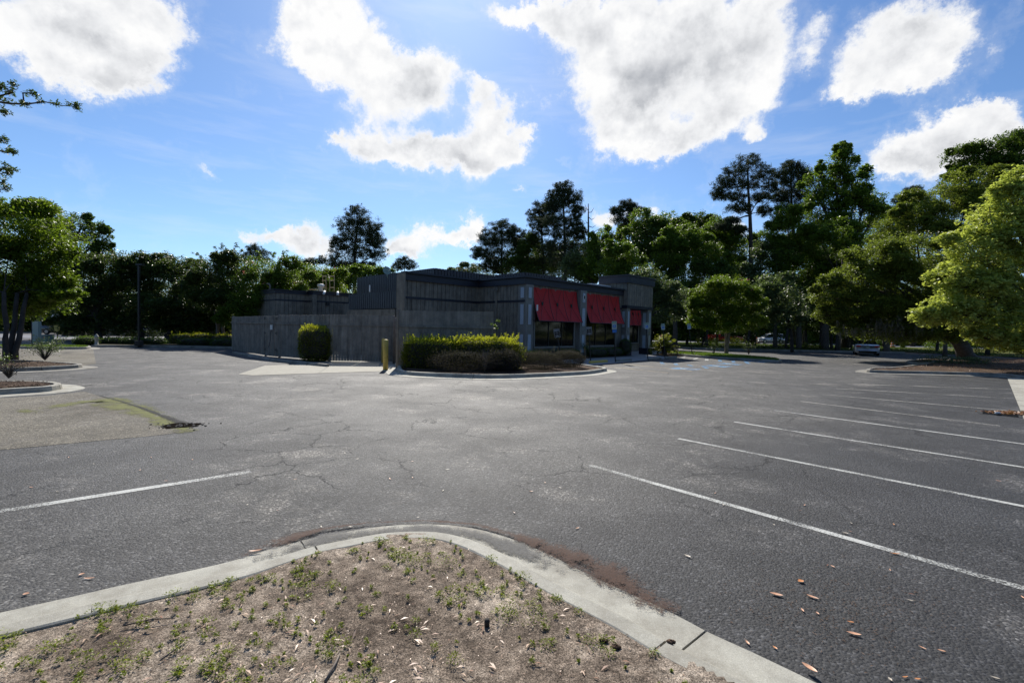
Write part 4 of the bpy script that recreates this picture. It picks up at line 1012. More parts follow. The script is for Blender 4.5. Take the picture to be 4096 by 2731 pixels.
# long hedge
hd = 19.55; x0 = P(1606, 1400, hd).x; x1 = P(2072, 1400, hd-.1).x; zt = P(1850, 1349, hd).z
shrub('clipped_hedge', 'long clipped hedge with bright sunlit top in the kerbed island', 'hedge',
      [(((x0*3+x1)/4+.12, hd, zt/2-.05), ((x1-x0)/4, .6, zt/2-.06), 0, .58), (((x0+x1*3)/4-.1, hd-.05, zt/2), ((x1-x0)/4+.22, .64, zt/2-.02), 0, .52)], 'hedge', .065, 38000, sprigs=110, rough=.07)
def mound(u, v, top, ru, lab, leaf, n=3500, group='low mounded shrubs in the island', sp=6):
    p = G(u, v, .13); h = max(.12, (P(u, top, p.y).z-.13)*.62); r = ru*p.y/F
    return shrub('low_shrub', lab, 'shrub', [((p.x, p.y+r*.6, .13+h), (r*.95, r*.7, h), 0, 0)], leaf, .05, int(n*2.6), group, False, .13, sp*3, .3)
mound(1850, 1492, 1428, 150, 'dark low shrub spread in the shade before the long hedge', 'plum', 5500)
mound(2010, 1490, 1420, 80, 'low shrub in the shade under the right half of the hedge', 'plum', 3500)
mound(2160, 1482, 1424, 88, 'grey-purple mounded shrub just right of the hedge end', 'plum', 4500)
mound(2275, 1473, 1420, 70, 'reddish mounded shrub nearest the right tip of the hedge island', 'plum', 4200)
mound(2100, 1452, 1412, 60, 'low green shrub tucked behind the right end of the hedge', 'mid', 2200)
mound(2200, 1450, 1414, 70, 'orange tinged low shrub behind the two mounded shrubs', 'plum', 2600)
# dark planting at the foot of the awning front
for k, (a, lab) in enumerate(((1.2, 'dark shrub under the left end of the first window'), (3.4, 'dark shrub under the right end of the first window'), (6.6, 'dark shrub under the left end of the second window'), (8.6, 'dark shrub under the middle of the second window'))):
    p = W(a, -.55); shrub('foundation_shrub', lab, 'shrub', [((p.x, p.y, .32), (1.15, .42, .3), RZ, .4)], 'dark', .06, 2600, 'dark shrubs at the foot of the front wall')
p = W(aR-.35, -.62); shrub('round_bush', 'round dark bush beside the left porch column', 'bush', [((p.x, p.y, .68), (.44, .42, .56), 0, .2)], 'dark', .05, 3500)
p = W(c2, -.55); 
yq = []
for k in range(60):
    a = R.uniform(0, 6.28); e = R.uniform(.2, 1.3); L = R.uniform(.35, .6); d = np.array([math.cos(a)*math.cos(e), math.sin(a)*math.cos(e), math.sin(e)])
    for s_ in np.linspace(.1, 1, 6): yq.append([p.x+d[0]*L*s_, p.y+d[1]*L*s_, .55+d[2]*L*s_, *d])
yq = np.array(yq); yt = thing('yucca_plant', 'small spiky plant before the column with the diamond', 'plant', p)
qmesh('fronds', leaves(yq[:, :3], .14, .16, .2, yq[:, 3:]), LM['dark'], R.random(len(yq)), yt)
MB().lathe([(.07, 0), (.06, .5), (.01, .58)], (p.x, p.y, 0), 8).build('stem', M['bark'], yt)
# bare ornamental grass tuft in front of the hedge
tp_ = G(1940, 1488, .13); tf = thing('grass_tuft', 'dry wispy grass tuft in front of the dark hedge', 'grass', tp_); gq = MB()
for k in range(34):
    a = random.uniform(0, 6.28); L = random.uniform(.5, .95); r_ = random.uniform(.1, .5)
    gq.tube([tp_, tp_+Vector((math.cos(a)*r_*.3, math.sin(a)*r_*.3, L*.6)), tp_+Vector((math.cos(a)*r_, math.sin(a)*r_, L))], [.006, .005, .002], 3, cap=False)
gq.build('blades', M['barkpale'], tf)
# vine sprig on the fence end
vs_ = G(1985, 1476, .1); V_ = []
vp = MB(); pth = [Vector((vs_.x, vs_.y, .1)), P(1975, 1400, vs_.y), P(1982, 1330, vs_.y), P(1996, 1285, vs_.y)]
vt = thing('climbing_vine', 'green vine sprig poking up past the right end of the fence', 'plant', vs_); vp.tube(pth, .012, 5); vp.build('stem', M['bark'], vt)
cl_ = np.array([P(1980, 1300, vs_.y), P(1992, 1283, vs_.y), P(1984, 1312, vs_.y), P(1972, 1340, vs_.y), P(1970, 1296, vs_.y)])
qv = clumps(cl_, np.full(5, .1), 30); qmesh('foliage', leaves(qv, .08, .5), LM['bright'], R.random(len(qv)), vt)

# sago palm
sp = G(2668, 1419, .06); sp.y += .6; st = thing('sago_palm', 'spiky sago palm with arching yellow-green fronds beside the bench', 'palm', sp)
MB().lathe([(.2, 0), (.24, .3), (.16, .55), (.02, .62)], sp, 10).build('trunk', M['bark'], st)
V_ = []; Dd = []
for k in range(95):
    a = R.uniform(0, 6.28); e = math.radians(R.uniform(-5, 82)); L = R.uniform(1.0, 1.35)
    dv = np.array([math.cos(a)*math.cos(e), math.sin(a)*math.cos(e), math.sin(e)]); side = np.array([-math.sin(a), math.cos(a), 0])
    for s_ in np.linspace(.18, 1, 22):
        q = np.array(sp)+np.array([0, 0, .5])+dv*L*s_+np.array([0, 0, -.45])*s_**2.4*(1.1-math.sin(e)*.8)
        wdt = .2*math.sin(math.pi*min(1, s_*1.02)**.8)+.02
        for sg in (-1, 1): V_.append(q+side*sg*wdt*.5); Dd.append(side*sg+dv*.55+np.array([0, 0, .12]))
V_ = np.array(V_); Dd = np.array(Dd); qmesh('fronds', leaves(V_, .26, .17, .4, Dd), LM['cycad'], R.random(len(V_)), st)

# bench, seen from its back slats
bp_ = G(2662, 1422, .014); bn = thing('park_bench', 'black metal slatted bench in front of the sago palm', 'bench', bp_)
brz = math.atan2((G(2712, 1424)-G(2613, 1417)).y, (G(2712, 1424)-G(2613, 1417)).x); BM = Matrix.Rotation(brz, 3, 'Z'); BL = 1.75
def bq(x, y, z): return bp_+BM@Vector((x, y, z))
m = MB()
for y in (-.2, -.12, -.04, .04, .12, .2): m.box(bq(0, y, .43), (BL, .05, .015), brz)
m.build('seat', M['black'], bn); m = MB()
for z, y in ((.52, .25), (.6, .27), (.68, .29), (.76, .31), (.84, .33)): m.box(bq(0, y, z), (BL, .015, .05), brz)
m.build('backrest', M['black'], bn)
for x in (-BL/2-.03, BL/2+.03):
    MB().tube([bq(x, -.24, 0), bq(x, -.2, .25), bq(x, -.24, .42), bq(x, -.26, .6), bq(x, -.12, .68), bq(x, .15, .66), bq(x, .24, .62)], .022, 6).build('armrest', M['black'], bn, True)
    MB().tube([bq(x, .3, 0), bq(x, .2, .3), bq(x, .26, .55), bq(x, .34, .88), bq(x, .4, .92)], .022, 6).build('leg', M['black'], bn, True)

# ---------------------------------------------------------------- trees
def gb_(u, v, D, z=0.0): p = P(u, v, D); return Vector((p.x, p.y, z))
# near left crape myrtle, three smooth trunks
tree('crape_myrtle', 'near crape myrtle with smooth clustered trunks and bright backlit leaves, left edge', 'tree', G(40, 1436, .13),
     [(40, 925, 240, 100), (165, 1010, 115, 110), (-150, 1000, 220, 190), (60, 1080, 200, 120), (190, 1130, 85, 60), (-60, 1160, 200, 70), (140, 1190, 120, 55), (20, 1215, 150, 60), (-120, 1230, 120, 60), (290, 1175, 40, 14)],
     21, 'crape', .13, 1.5, 'barkdark', .10, 3, .17, fork=.42, asp=.5, shell=.3)
# branches reaching in from a tree outside the frame
ob = thing('overhanging_oak', 'leafy oak branches reaching in from beyond the left edge', 'tree', gb_(-700, 1500, 11, .13)); w_ = MB(); cl = []; root = gb_(-700, 1500, 11, 0); hub = P(-500, 600, 11)
w_.tube([root, root.lerp(hub, .5)+Vector((.2, 0, 0)), hub], [.25, .2, .14], 8)
for br in ([(-300, 470), (-60, 400), (40, 415), (110, 416), (180, 408), (240, 422), (308, 428)], [(-200, 480), (-20, 430), (20, 450)], [(-60, 400), (50, 370), (55, 335)], [(-60, 400), (10, 345)], [(95, 416), (92, 372), (140, 372)],
           [(-300, 620), (-50, 590), (15, 560)], [(-50, 590), (30, 612), (58, 604)], [(-300, 760), (-40, 700), (40, 690)], [(-60, 720), (20, 670), (45, 680)], [(-40, 740), (10, 730)], [(-300, 850), (-60, 780), (30, 750)], [(-200, 400), (-40, 345), (-10, 340)]):
    pts = [hub if br[0][0] < -250 else P(*br[0], 11)]+[P(u, v, 11+R.normal()*.15) for u, v in br]; w_.tube(pts, list(np.linspace(.035, .006, len(pts))), 5)
    for a, b in zip(pts[1:-1], pts[2:]):
        L = (b-a).length
        for k in range(max(2, int(L/.075))):
            cl.append(np.array(a.lerp(b, random.random()))+R.normal(size=3)*np.array([.03, .05, .04])+np.array([0, 0, .03]))
    cl += [np.array(pts[-1])+R.normal(size=3)*.03 for _ in range(5)]
cl = np.array(cl); q = clumps(cl, np.full(len(cl), .085), 13, .8); qmesh('crown', leaves(q, .075, .38, .3), LM['oak'], R.random(len(q)), ob); w_.build('trunk', M['bark'], ob, True)

tree('moss_hung_oak', 'tall dark moss-hung oak rising behind the near left tree', 'tree', gb_(300, 1380, 72), [(310, 910, 80, 50), (385, 950, 55, 55), (410, 1010, 42, 45), (210, 930, 90, 70), (250, 1010, 120, 80), (130, 880, 70, 60), (330, 1060, 90, 50)],
     72, 'dark', .34, 1.5, 'barkdark', .5, 1, .15, fork=.5, moss=[(300, 1050, 14, 2.6), (350, 1040, 12, 2.2), (405, 1040, 14, 2.4), (260, 1070, 10, 2)], shell=.4)
tree('live_oak', 'spreading dark live oak behind the left kerb, under the moss-hung oak', 'tree', gb_(395, 1375, 41), [(380, 1108, 110, 83), (300, 1180, 110, 80), (470, 1088, 100, 68), (400, 1220, 150, 60), (330, 1280, 90, 35), (400, 1300, 130, 45), (290, 1300, 80, 40)], 42, 'oak', .19, 1.5, 'barkdark', .3, 1, .16, fork=.32)
tree('live_oak', 'spreading dark live oak with the light pole standing before it', 'tree', gb_(560, 1376, 42), [(560, 1088, 110, 68), (520, 1180, 110, 70), (640, 1108, 110, 73), (600, 1230, 150, 60), (500, 1270, 90, 35), (570, 1300, 140, 45), (610, 1070, 60, 35)], 43, 'oak', .19, 1.5, 'barkdark', .28, 1, .16, fork=.32)
tree('live_oak', 'spreading dark live oak with a leaning limb left of the fence', 'tree', gb_(672, 1378, 41), [(730, 1128, 110, 78), (800, 1200, 110, 70), (700, 1230, 130, 60), (860, 1230, 110, 65), (780, 1270, 120, 40), (900, 1290, 60, 40), (720, 1300, 100, 40), (850, 1310, 110, 40), (680, 1080, 60, 40)], 42, 'oak', .19, 1.5, 'barkdark', .42, 1, .16, fork=.28, moss=[(860, 1330, 10, .9)])
# arching crape myrtles behind the fence: sprays of upright stems
def sprays(name, lab, base, D, tips, leaf='dark', lob=(), fl=0, group=None):
    t = tree(name, lab, 'tree', base, lob, D, leaf, .15, 1.5, 'barkpale', .12, 3, .17, group=group, fork=.4, flowers=fl, asp=.45)
    w = MB(); cl = []
    for (u, v) in tips:
        o = P(lob[0][0]+(u-lob[0][0])*.25, lob[0][1]+20, D); e = P(u, v, D+R.normal()*1.0); mid = o.lerp(e, .55)+Vector((0, 0, .55)); pts = [o, o.lerp(mid, .6), mid, mid.lerp(e, .55)+Vector((0, 0, .1)), e]
        w.tube(pts, [.03, .022, .016, .012, .005], 4)
        for a, b in zip(pts[:-1], pts[1:]):
            for k in range(max(3, int((b-a).length/.12))): cl.append(np.array(a.lerp(b, random.random()))+R.normal(size=3)*.07)
    cl = np.array(cl); q = clumps(cl, np.full(len(cl), .14), 12, .8); qmesh('spray_leaves', leaves(q, .15, .45, .2), LM[leaf], R.random(len(q)), t); w.build('branch', M['barkpale'], t, True)
    return t
sprays('crape_myrtle', 'loose arching crape myrtle with thin upright sprays against the white cloud', gb_(880, 1380, 38), 38,
       [(745, 1035), (775, 1012), (760, 1060), (800, 1040), (860, 990), (890, 970), (905, 1000), (845, 1010), (820, 1060), (955, 965), (975, 1000), (720, 1062)], 'oak', [(880, 1110, 110, 75), (820, 1160, 90, 70), (950, 1090, 90, 70), (900, 1200, 120, 60)])
sprays('crape_myrtle', 'rounded crape myrtle with pink blossoms behind the roof pipes', gb_(1060, 1380, 37), 37,
       [(1030, 1005), (1150, 1000), (1140, 1020), (1100, 1010), (1000, 1020), (1165, 1030)], 'mid', [(1070, 1120, 110, 80), (990, 1160, 90, 80), (1150, 1110, 90, 65), (1000, 1230, 100, 60), (1120, 1190, 110, 50), (960, 1270, 70, 50)], 26)
tree('crape_myrtle', 'pink-dotted crape myrtle just left of the rooftop vent', 'tree', gb_(1250, 1380, 46), [(1240, 1110, 90, 50), (1180, 1140, 80, 50), (1300, 1120, 80, 45), (1260, 1160, 120, 40)], 46, 'crape', .16, 1.5, 'barkpale', .14, 3, .18, fork=.4, flowers=22)
tree('leafy_tree', 'low rounded green tree behind the dark roof screen', 'tree', gb_(1400, 1380, 52), [(1390, 1110, 80, 35), (1460, 1100, 60, 35), (1340, 1130, 70, 40), (1500, 1110, 60, 40), (1420, 1150, 110, 40)], 52, 'mid', .18, 1.5, fork=.4)

# pines
PK = dict(upper=True, asp=.10, clump=.15, dens=1.0, shell=.1, flat=.75, up=.1, spread=.3)
def pine(label, D, base_u, lobes, name='pine_tree', r=.35, bark='barkdark', ls=.55, **k):
    kk = dict(PK); kk.update(k); lobes = [(q[0], q[1], q[2]*.95, q[3]*1.2) for q in lobes]
    return tree(name, label, 'tree', gb_(base_u, 1370, D), lobes, D, 'pine', ls, kk.pop('dens'), bark, r, 1, kk.pop('clump'), 'tall pines behind the restaurant', fork=.55, **kk)
pine('tall round-topped pine with clear trunk above the left wing roof', 72, 1412, [(1428, 862, 52, 36), (1400, 905, 65, 34), (1470, 905, 60, 34), (1425, 950, 95, 30), (1500, 955, 45, 30), (1350, 985, 42, 36), (1500, 1010, 50, 36), (1430, 1005, 60, 24), (1350, 1045, 45, 30), (1410, 1065, 70, 24), (1470, 1065, 40, 20)])
pine('small round pine low on the skyline right of the tall round-topped pine', 90, 1620, [(1615, 1045, 30, 18), (1640, 1060, 35, 18), (1590, 1065, 30, 16)], r=.2)
pine('low pine showing just above the crape myrtles', 85, 1025, [(1020, 1000, 38, 20), (1050, 1025, 45, 22), (985, 1030, 35, 20)], r=.2)
pine('distant pine tops between the crape myrtle and the tall pine', 95, 1290, [(1250, 1045, 35, 14), (1290, 1040, 28, 16), (1220, 1055, 30, 12)], r=.2)
pine('broad pine with dense crown behind the roof screen', 78, 2005, [(2010, 915, 62, 30), (1960, 950, 55, 32), (2065, 945, 50, 34), (2010, 970, 90, 30), (1920, 1010, 42, 26), (2080, 995, 40, 30), (1990, 1020, 80, 26), (2040, 1060, 70, 26), (1960, 1060, 50, 24)])
pine('tallest dark pine with open layered limbs over the awnings', 70, 2250, [(2252, 752, 42, 28), (2225, 785, 50, 26), (2290, 790, 45, 26), (2250, 820, 72, 24), (2200, 838, 40, 20), (2310, 845, 30, 22), (2215, 885, 70, 26), (2290, 890, 50, 24), (2260, 930, 90, 24), (2320, 935, 40, 26), (2230, 980, 90, 26), (2320, 1000, 60, 30), (2260, 1040, 90, 26)], r=.38)
pine('slimmer pine leaning close to the left of the tallest pine', 76, 2170, [(2165, 832, 38, 26), (2140, 870, 40, 28), (2190, 880, 40, 26), (2150, 915, 50, 28), (2135, 960, 35, 26), (2190, 1000, 50, 30), (2160, 1050, 60, 30)], r=.28)
pine('thin-topped pine mixed with green leaves right of the bare snag', 74, 2515, [(2510, 820, 38, 18), (2470, 845, 35, 16), (2540, 845, 40, 20), (2490, 880, 50, 20), (2530, 910, 50, 22)], r=.25, dens=1.4)
pine('wide umbrella-crowned pine with bare curving limbs', 64, 3008, [(2990, 655, 70, 28), (2940, 695, 60, 24), (3055, 690, 50, 26), (2900, 735, 50, 24), (2980, 735, 70, 22), (3080, 745, 35, 30), (2870, 775, 32, 22), (2940, 785, 60, 20), (3040, 790, 45, 20), (2960, 830, 60, 16), (3060, 840, 35, 22), (2930, 880, 40, 12), (2890, 905, 42, 14), (2960, 915, 35, 12)], r=.42, shell=.1, dens=1.1)
pine('rounded pine between the umbrella pine and the tall sweetgum', 70, 3170, [(3165, 668, 48, 26), (3130, 705, 50, 30), (3210, 700, 45, 32), (3165, 750, 75, 32), (3120, 790, 45, 30), (3200, 800, 60, 36), (3150, 850, 70, 36), (3110, 900, 50, 30)], r=.34)
pine('dark pine top showing over the olive oak', 82, 3650, [(3655, 768, 45, 20), (3620, 795, 45, 22), (3690, 800, 50, 22), (3650, 830, 80, 26)], r=.3)
# bare snag
sg_ = gb_(2356, 1370, 73); sn = MB(); top = P(2353, 815, 73)
sn.tube([sg_, sg_.lerp(top, .5), sg_.lerp(top, .85), top], [.3, .22, .14, .06], 8)
for (u0, v0, u1, v1) in ((2355, 840, 2340, 818), (2356, 850, 2375, 832), (2356, 870, 2378, 872), (2356, 905, 2385, 900), (2356, 930, 2395, 915), (2356, 920, 2332, 905), (2356, 955, 2390, 960), (2356, 890, 2340, 880)):
    a, b = P(u0, v0, 73), P(u1, v1, 73+random.uniform(-2, 2)); sn.tube([a, a.lerp(b, .5)+Vector((0, 0, -.3)), b], [.07, .05, .02], 5)
tag(sn.build('dead_tree', M['barkdark'], None, True), 'bare dead pine trunk with stubby limbs beside the tallest pine', 'tree')

# right woodland, tree by tree
def wood_(label, D, lobes, leaf, name='leafy_tree', ls=.24, **k):
    k.setdefault('fork', .42); k.setdefault('dens', 1.35)
    return tree(name, label, 'tree', gb_(lobes[0][0]+random.uniform(-10, 10), 1380, D), lobes, D, leaf, ls, k.pop('dens'), 'barkdark', .16, 1, .17, 'trees of the wood on the right', **k)
wood_('low grey-green trees on the skyline left of the broad pine', 80, [(1880, 1072, 50, 18), (1930, 1085, 60, 22), (1840, 1085, 40, 14)], 'grey')
wood_('dim dark tree filling the gap under the broad pine', 76, [(2080, 1060, 70, 60), (2120, 1010, 50, 60), (2150, 1080, 70, 60)], 'dark')
wood_('dull green tree right behind the white roof curb', 62, [(2330, 1050, 70, 60), (2300, 1110, 80, 60), (2370, 1100, 70, 60)], 'grey')
wood_('fresh green tree in front of the bare snag', 60, [(2400, 1030, 65, 60), (2390, 980, 45, 45), (2430, 1080, 80, 60), (2360, 1080, 60, 50)], 'mid')
wood_('leafy green crown beside the thin-topped pine', 68, [(2560, 870, 40, 34), (2540, 930, 50, 40), (2580, 920, 40, 50)], 'mid')
wood_('yellow-green tree over the porch roof', 55, [(2480, 1010, 65, 50), (2450, 1060, 60, 50), (2520, 1070, 80, 60), (2480, 1120, 80, 40)], 'bright')
wood_('mid green tree above the porch, left of the broad dark oak', 66, [(2600, 940, 70, 50), (2580, 1000, 80, 60), (2630, 1050, 90, 70), (2640, 900, 40, 30)], 'dark')
wood_('pale grey-green tree right of the porch box', 48, [(2590, 1120, 60, 50), (2640, 1170, 55, 60), (2700, 1190, 60, 50), (2660, 1250, 60, 50), (2600, 1180, 50, 60)], 'grey', ls=.2)
wood_('broad dark oak on the skyline left of the umbrella pine', 62, [(2740, 960, 90, 60), (2700, 1010, 90, 70), (2800, 1000, 80, 70), (2740, 1080, 120, 80), (2680, 950, 40, 40)], 'mid')
wood_('leafy tree with an uneven top under the umbrella pine', 66, [(2870, 910, 50, 40), (2850, 970, 70, 60), (2920, 980, 70, 60), (2880, 1050, 100, 80), (2930, 930, 40, 40)], 'mid')
wood_('dark green tree showing between the oak and the umbrella pine trunk', 58, [(2820, 1130, 90, 80), (2900, 1120, 80, 70), (2780, 1200, 90, 80)], 'dark')
wood_('grey-leaved tree just right of the umbrella pine trunk', 57, [(3000, 1120, 60, 60), (3060, 1010, 50, 60), (3080, 1080, 70, 60), (3070, 1160, 90, 70)], 'grey')
wood_('glossy magnolia standing behind the crape myrtle island', 47, [(3165, 1230, 80, 70), (3100, 1160, 85, 70), (3060, 1220, 80, 60), (3120, 1275, 90, 40)], 'grey', 'magnolia_tree', ls=.22)
wood_('bright-topped maple below the rounded pine', 56, [(3150, 860, 55, 45), (3150, 930, 80, 50), (3190, 990, 80, 60), (3140, 1030, 90, 60), (3200, 1090, 100, 70), (3190, 1180, 100, 80)], 'bright')
wood_('tall green sweetgum with the highest pointed top', 62, [(3375, 600, 28, 30), (3370, 650, 55, 40), (3340, 710, 70, 45), (3420, 720, 60, 45), (3280, 680, 22, 30), (3265, 740, 55, 55), (3360, 790, 100, 50), (3460, 790, 65, 45), (3300, 840, 90, 60), (3420, 870, 110, 60), (3500, 840, 50, 45), (3350, 940, 130, 60)], 'mid', 'sweetgum_tree', ls=.3, shell=.3, clump=None) if False else tree('sweetgum_tree', 'tall green sweetgum with the highest pointed top', 'tree', gb_(3380, 1380, 62),
     [(3375, 600, 28, 30), (3370, 650, 55, 40), (3340, 710, 70, 45), (3420, 720, 60, 45), (3280, 680, 22, 30), (3265, 740, 55, 55), (3360, 790, 100, 50), (3460, 790, 65, 45), (3300, 840, 90, 60), (3420, 870, 110, 60), (3500, 840, 50, 45), (3350, 940, 130, 60)], 62, 'mid', .3, 1.3, 'barkdark', .4, 1, .15, fork=.4, shell=.3)
wood_('shadowy tree under the sweetgum crown', 57, [(3320, 1040, 100, 70), (3260, 1100, 90, 80), (3390, 1060, 90, 60), (3330, 1160, 110, 80), (3260, 1200, 80, 80)], 'dark')
wood_('light green tree low between the sweetgum and the olive oak', 54, [(3340, 930, 60, 50), (3380, 980, 60, 50), (3300, 980, 50, 50)], 'mid')
wood_('dense dark tree behind the parked silver sedan', 60, [(3400, 1240, 130, 90), (3560, 1260, 130, 90), (3300, 1290, 110, 60)], 'dark')
wood_('dark tree beyond the road on the far right', 56, [(3750, 1230, 130, 100), (3900, 1240, 130, 100), (4050, 1240, 130, 100), (3650, 1270, 100, 70)], 'dark')
wood_('high dark tree with ragged top behind the yellow-green maple', 48, [(3960, 590, 80, 45), (4060, 560, 70, 40), (3860, 625, 70, 45), (3930, 680, 110, 60), (4060, 650, 110, 70), (4160, 600, 90, 80), (4000, 760, 150, 70), (3830, 700, 50, 40)], 'dark', shell=.2)
tree('leafy_tree', 'olive green tree rising behind the moss-hung oak', 'tree', gb_(3780, 1400, 44), [(3880, 740, 110, 60), (3780, 800, 110, 60), (3950, 820, 120, 80), (3700, 860, 110, 60), (3620, 900, 90, 55), (3820, 920, 150, 80), (3560, 960, 80, 50), (3700, 980, 140, 80), (3900, 1050, 150, 90)], 44, 'olive', .18, 1.35, 'bark', .16, 1, .16, fork=.4)
tree('live_oak', 'wide olive-leaved oak with hanging moss and heavy trunk in the mulched bed', 'tree', G(3876, 1440, .13),
     [(3420, 1130, 110, 70), (3330, 1180, 85, 60), (3500, 1060, 120, 70), (3620, 1010, 130, 70), (3560, 1140, 150, 80), (3430, 1230, 130, 55), (3330, 1250, 60, 40), (3580, 1250, 150, 55), (3700, 1140, 150, 90), (3720, 1260, 150, 60), (3850, 1130, 150, 110), (3520, 1315, 120, 42), (3640, 1330, 110, 40), (3800, 1320, 110, 45), (3400, 1305, 70, 30)],
     35, 'olive', .15, 1.5, 'bark', .52, 1, .15, fork=.32, moss=[(3500, 1290, 16, .9), (3545, 1300, 22, 1.1), (3580, 1290, 12, .8), (3620, 1300, 10, .9), (3400, 1310, 10, .6), (3730, 1270, 8, .7)])
tree('maple_tree', 'large yellow-green maple filling the right edge of the view', 'tree', gb_(4200, 1460, 25.5, .13),
     [(4110, 730, 90, 70), (4060, 820, 100, 80), (4180, 850, 160, 130), (3970, 900, 110, 80), (4090, 960, 150, 100), (3900, 1000, 110, 75), (3990, 1080, 140, 90), (3840, 1120, 95, 60), (3920, 1180, 130, 75), (4100, 1150, 150, 120), (3790, 1230, 90, 50), (3720, 1262, 70, 36), (3880, 1270, 120, 55), (4030, 1280, 130, 70), (4180, 1300, 120, 90), (3960, 1345, 90, 38), (4080, 1370, 90, 40)],
     25.5, 'maple', .17, 1.75, 'bark', .3, 1, .145, fork=.3, asp=.7, shell=.3, up=.6)
tree('crape_myrtle', 'many-stemmed crape myrtle with a vase-shaped crown on the grass island', 'tree', G(2905, 1416, .13),
     [(2900, 1145, 80, 40), (2840, 1180, 70, 45), (2965, 1175, 75, 45), (2905, 1200, 95, 50), (2800, 1225, 50, 38), (3010, 1220, 50, 40), (2870, 1255, 90, 40), (2950, 1255, 85, 40), (2810, 1285, 60, 30), (3000, 1285, 60, 30), (2900, 1305, 80, 22)],
     36.5, 'crape', .12, 1.4, 'barkpale', .06, 6, .17, fork=.42, flowers=5, asp=.45)
for (lab, D, L, lf) in (('hazy green tree filling the skyline between the broad pine and the tallest pine', 84, [(2110, 1010, 60, 60), (2080, 1080, 70, 60), (2150, 1090, 70, 60), (2180, 1030, 50, 50)], 'dark'),
    ('dense crown just behind the tallest pine trunk', 82, [(2290, 1010, 80, 60), (2230, 1070, 90, 60), (2330, 1080, 90, 60), (2380, 1020, 60, 50)], 'grey'),
    ('dense crown behind the yellow-green tree', 78, [(2430, 960, 60, 50), (2500, 960, 70, 50), (2450, 1050, 90, 60), (2560, 1020, 80, 60)], 'mid'),
    ('tall dense crown left of the broad dark oak', 74, [(2660, 900, 60, 50), (2620, 960, 70, 60), (2700, 940, 70, 60), (2620, 1060, 110, 80)], 'mid'),
    ('broad dense crown below the pale clouds left of the umbrella pine', 76, [(2790, 900, 70, 45), (2840, 930, 70, 60), (2780, 1020, 110, 80), (2900, 1010, 90, 80)], 'dark'),
    ('dense shadowed crown behind the umbrella pine trunk', 72, [(2980, 1010, 70, 70), (3060, 980, 60, 60), (3000, 1120, 110, 90), (2920, 1150, 90, 80)], 'mid'),
    ('dense lower crown joining the rounded pine and the sweetgum', 72, [(3220, 900, 80, 70), (3280, 960, 90, 70), (3210, 1050, 100, 90), (3330, 1080, 100, 90)], 'dark'),
    ('dense tree between the sweetgum and the high dark tree', 70, [(3540, 930, 80, 60), (3600, 960, 90, 60), (3500, 1020, 100, 90), (3620, 860, 70, 50)], 'mid'),
    ('low dense green tree right behind the porch', 64, [(2560, 1150, 90, 60), (2480, 1180, 90, 60), (2620, 1220, 100, 70), (2720, 1140, 90, 70)], 'mid'),
    ('low dense tree behind the crape myrtle island', 60, [(2800, 1270, 110, 70), (2930, 1280, 110, 70), (2720, 1290, 90, 60), (3050, 1280, 90, 70)], 'dark')):
    wood_(lab, D, L, lf, ls=.3)
# trunks standing in the wood's edge beyond the lot
for (u, v, D, r, lab) in ((3302, 1404, 56, .42, 'thickest bare trunk at the wood edge, left of the silver sedan'), (3284, 1404, 57, .2, 'thin dark trunk right beside the thickest one'), (3100, 1397, 58, .24, 'straight trunk right of the white car'), (3195, 1400, 56, .3, 'dark trunk halfway between the white car and the thickest trunk'), (3545, 1402, 52, .28, 'dark trunk between the silver sedan and the orange barrel'), (3399, 1398, 62, .12, 'thin sapling trunk just left of the silver sedan'), (2700, 1395, 56, .3, 'dark trunk behind the leaning sign'), (3222, 1397, 60, .14, 'slender dark trunk left of the thickest one')):
    b_ = gb_(u, v, D); lob = [(u, 1180, 60, 60), (u-20, 1230, 50, 40)]
    tree('woodland_tree', lab, 'tree', b_, lob, D, 'dark', .26, 1.2, 'bark', r, 1, .18, 'trunks at the edge of the wood', fork=.7)
pp_ = gb_(3356, 1400, 55); tag(MB().lathe([(.16, 0), (.12, 11), (.01, 11.05)], pp_, 10).build('utility_pole', M['barkpale'], None, True), 'straight grey utility pole left of the silver sedan', 'pole')

# dense far-off wood behind everything, one mass
def woodmass(name, label, segs, leaf, n, ls):
    V_ = []
    for (x0_, y0_, x1_, y1_, z0_, z1_) in segs:
        L = math.hypot(x1_-x0_, y1_-y0_); m = int(n*L/10); s_ = R.random((m, 1))
        cx = x0_+(x1_-x0_)*s_; cy = y0_+(y1_-y0_)*s_; hgt = z1_*(1+.18*np.sin(s_*L*.35)+.1*np.sin(s_*L*1.1+2))
        z_ = z0_+(hgt-z0_)*R.random((m, 1))**.8; V_.append(np.concatenate([cx+R.normal(size=(m, 1))*1.2, cy+R.normal(size=(m, 1))*2.0, z_], 1))
    c = np.concatenate(V_); q = clumps(c, R.uniform(.7, 1.5, len(c)), 34, .8); tn = np.repeat(R.random(len(c)), 34)*.6+R.random(len(q))*.4
    o = qmesh(name, leaves(q, ls, .6), LM[leaf], tn); return tag(o, label, 'woodland', None, 'stuff')
woodmass('far_wood', 'dense dark wood beyond the road, closing the view on the right', [(-12, 100, 30, 98, 0, 9), (30, 98, 160, 88, 0, 11), (-12, 98, 160, 88, 0, 4), (-12, 97, 160, 87, 0, 4)], 'dark', 150, .6)
woodmass('far_wood', 'dark tree belt behind the houses on the left', [(-100, 66, -45, 72, 0, 7), (-45, 72, -5, 80, 0, 7), (-100, 64, -5, 77, 0, 4)], 'dark', 130, .5)
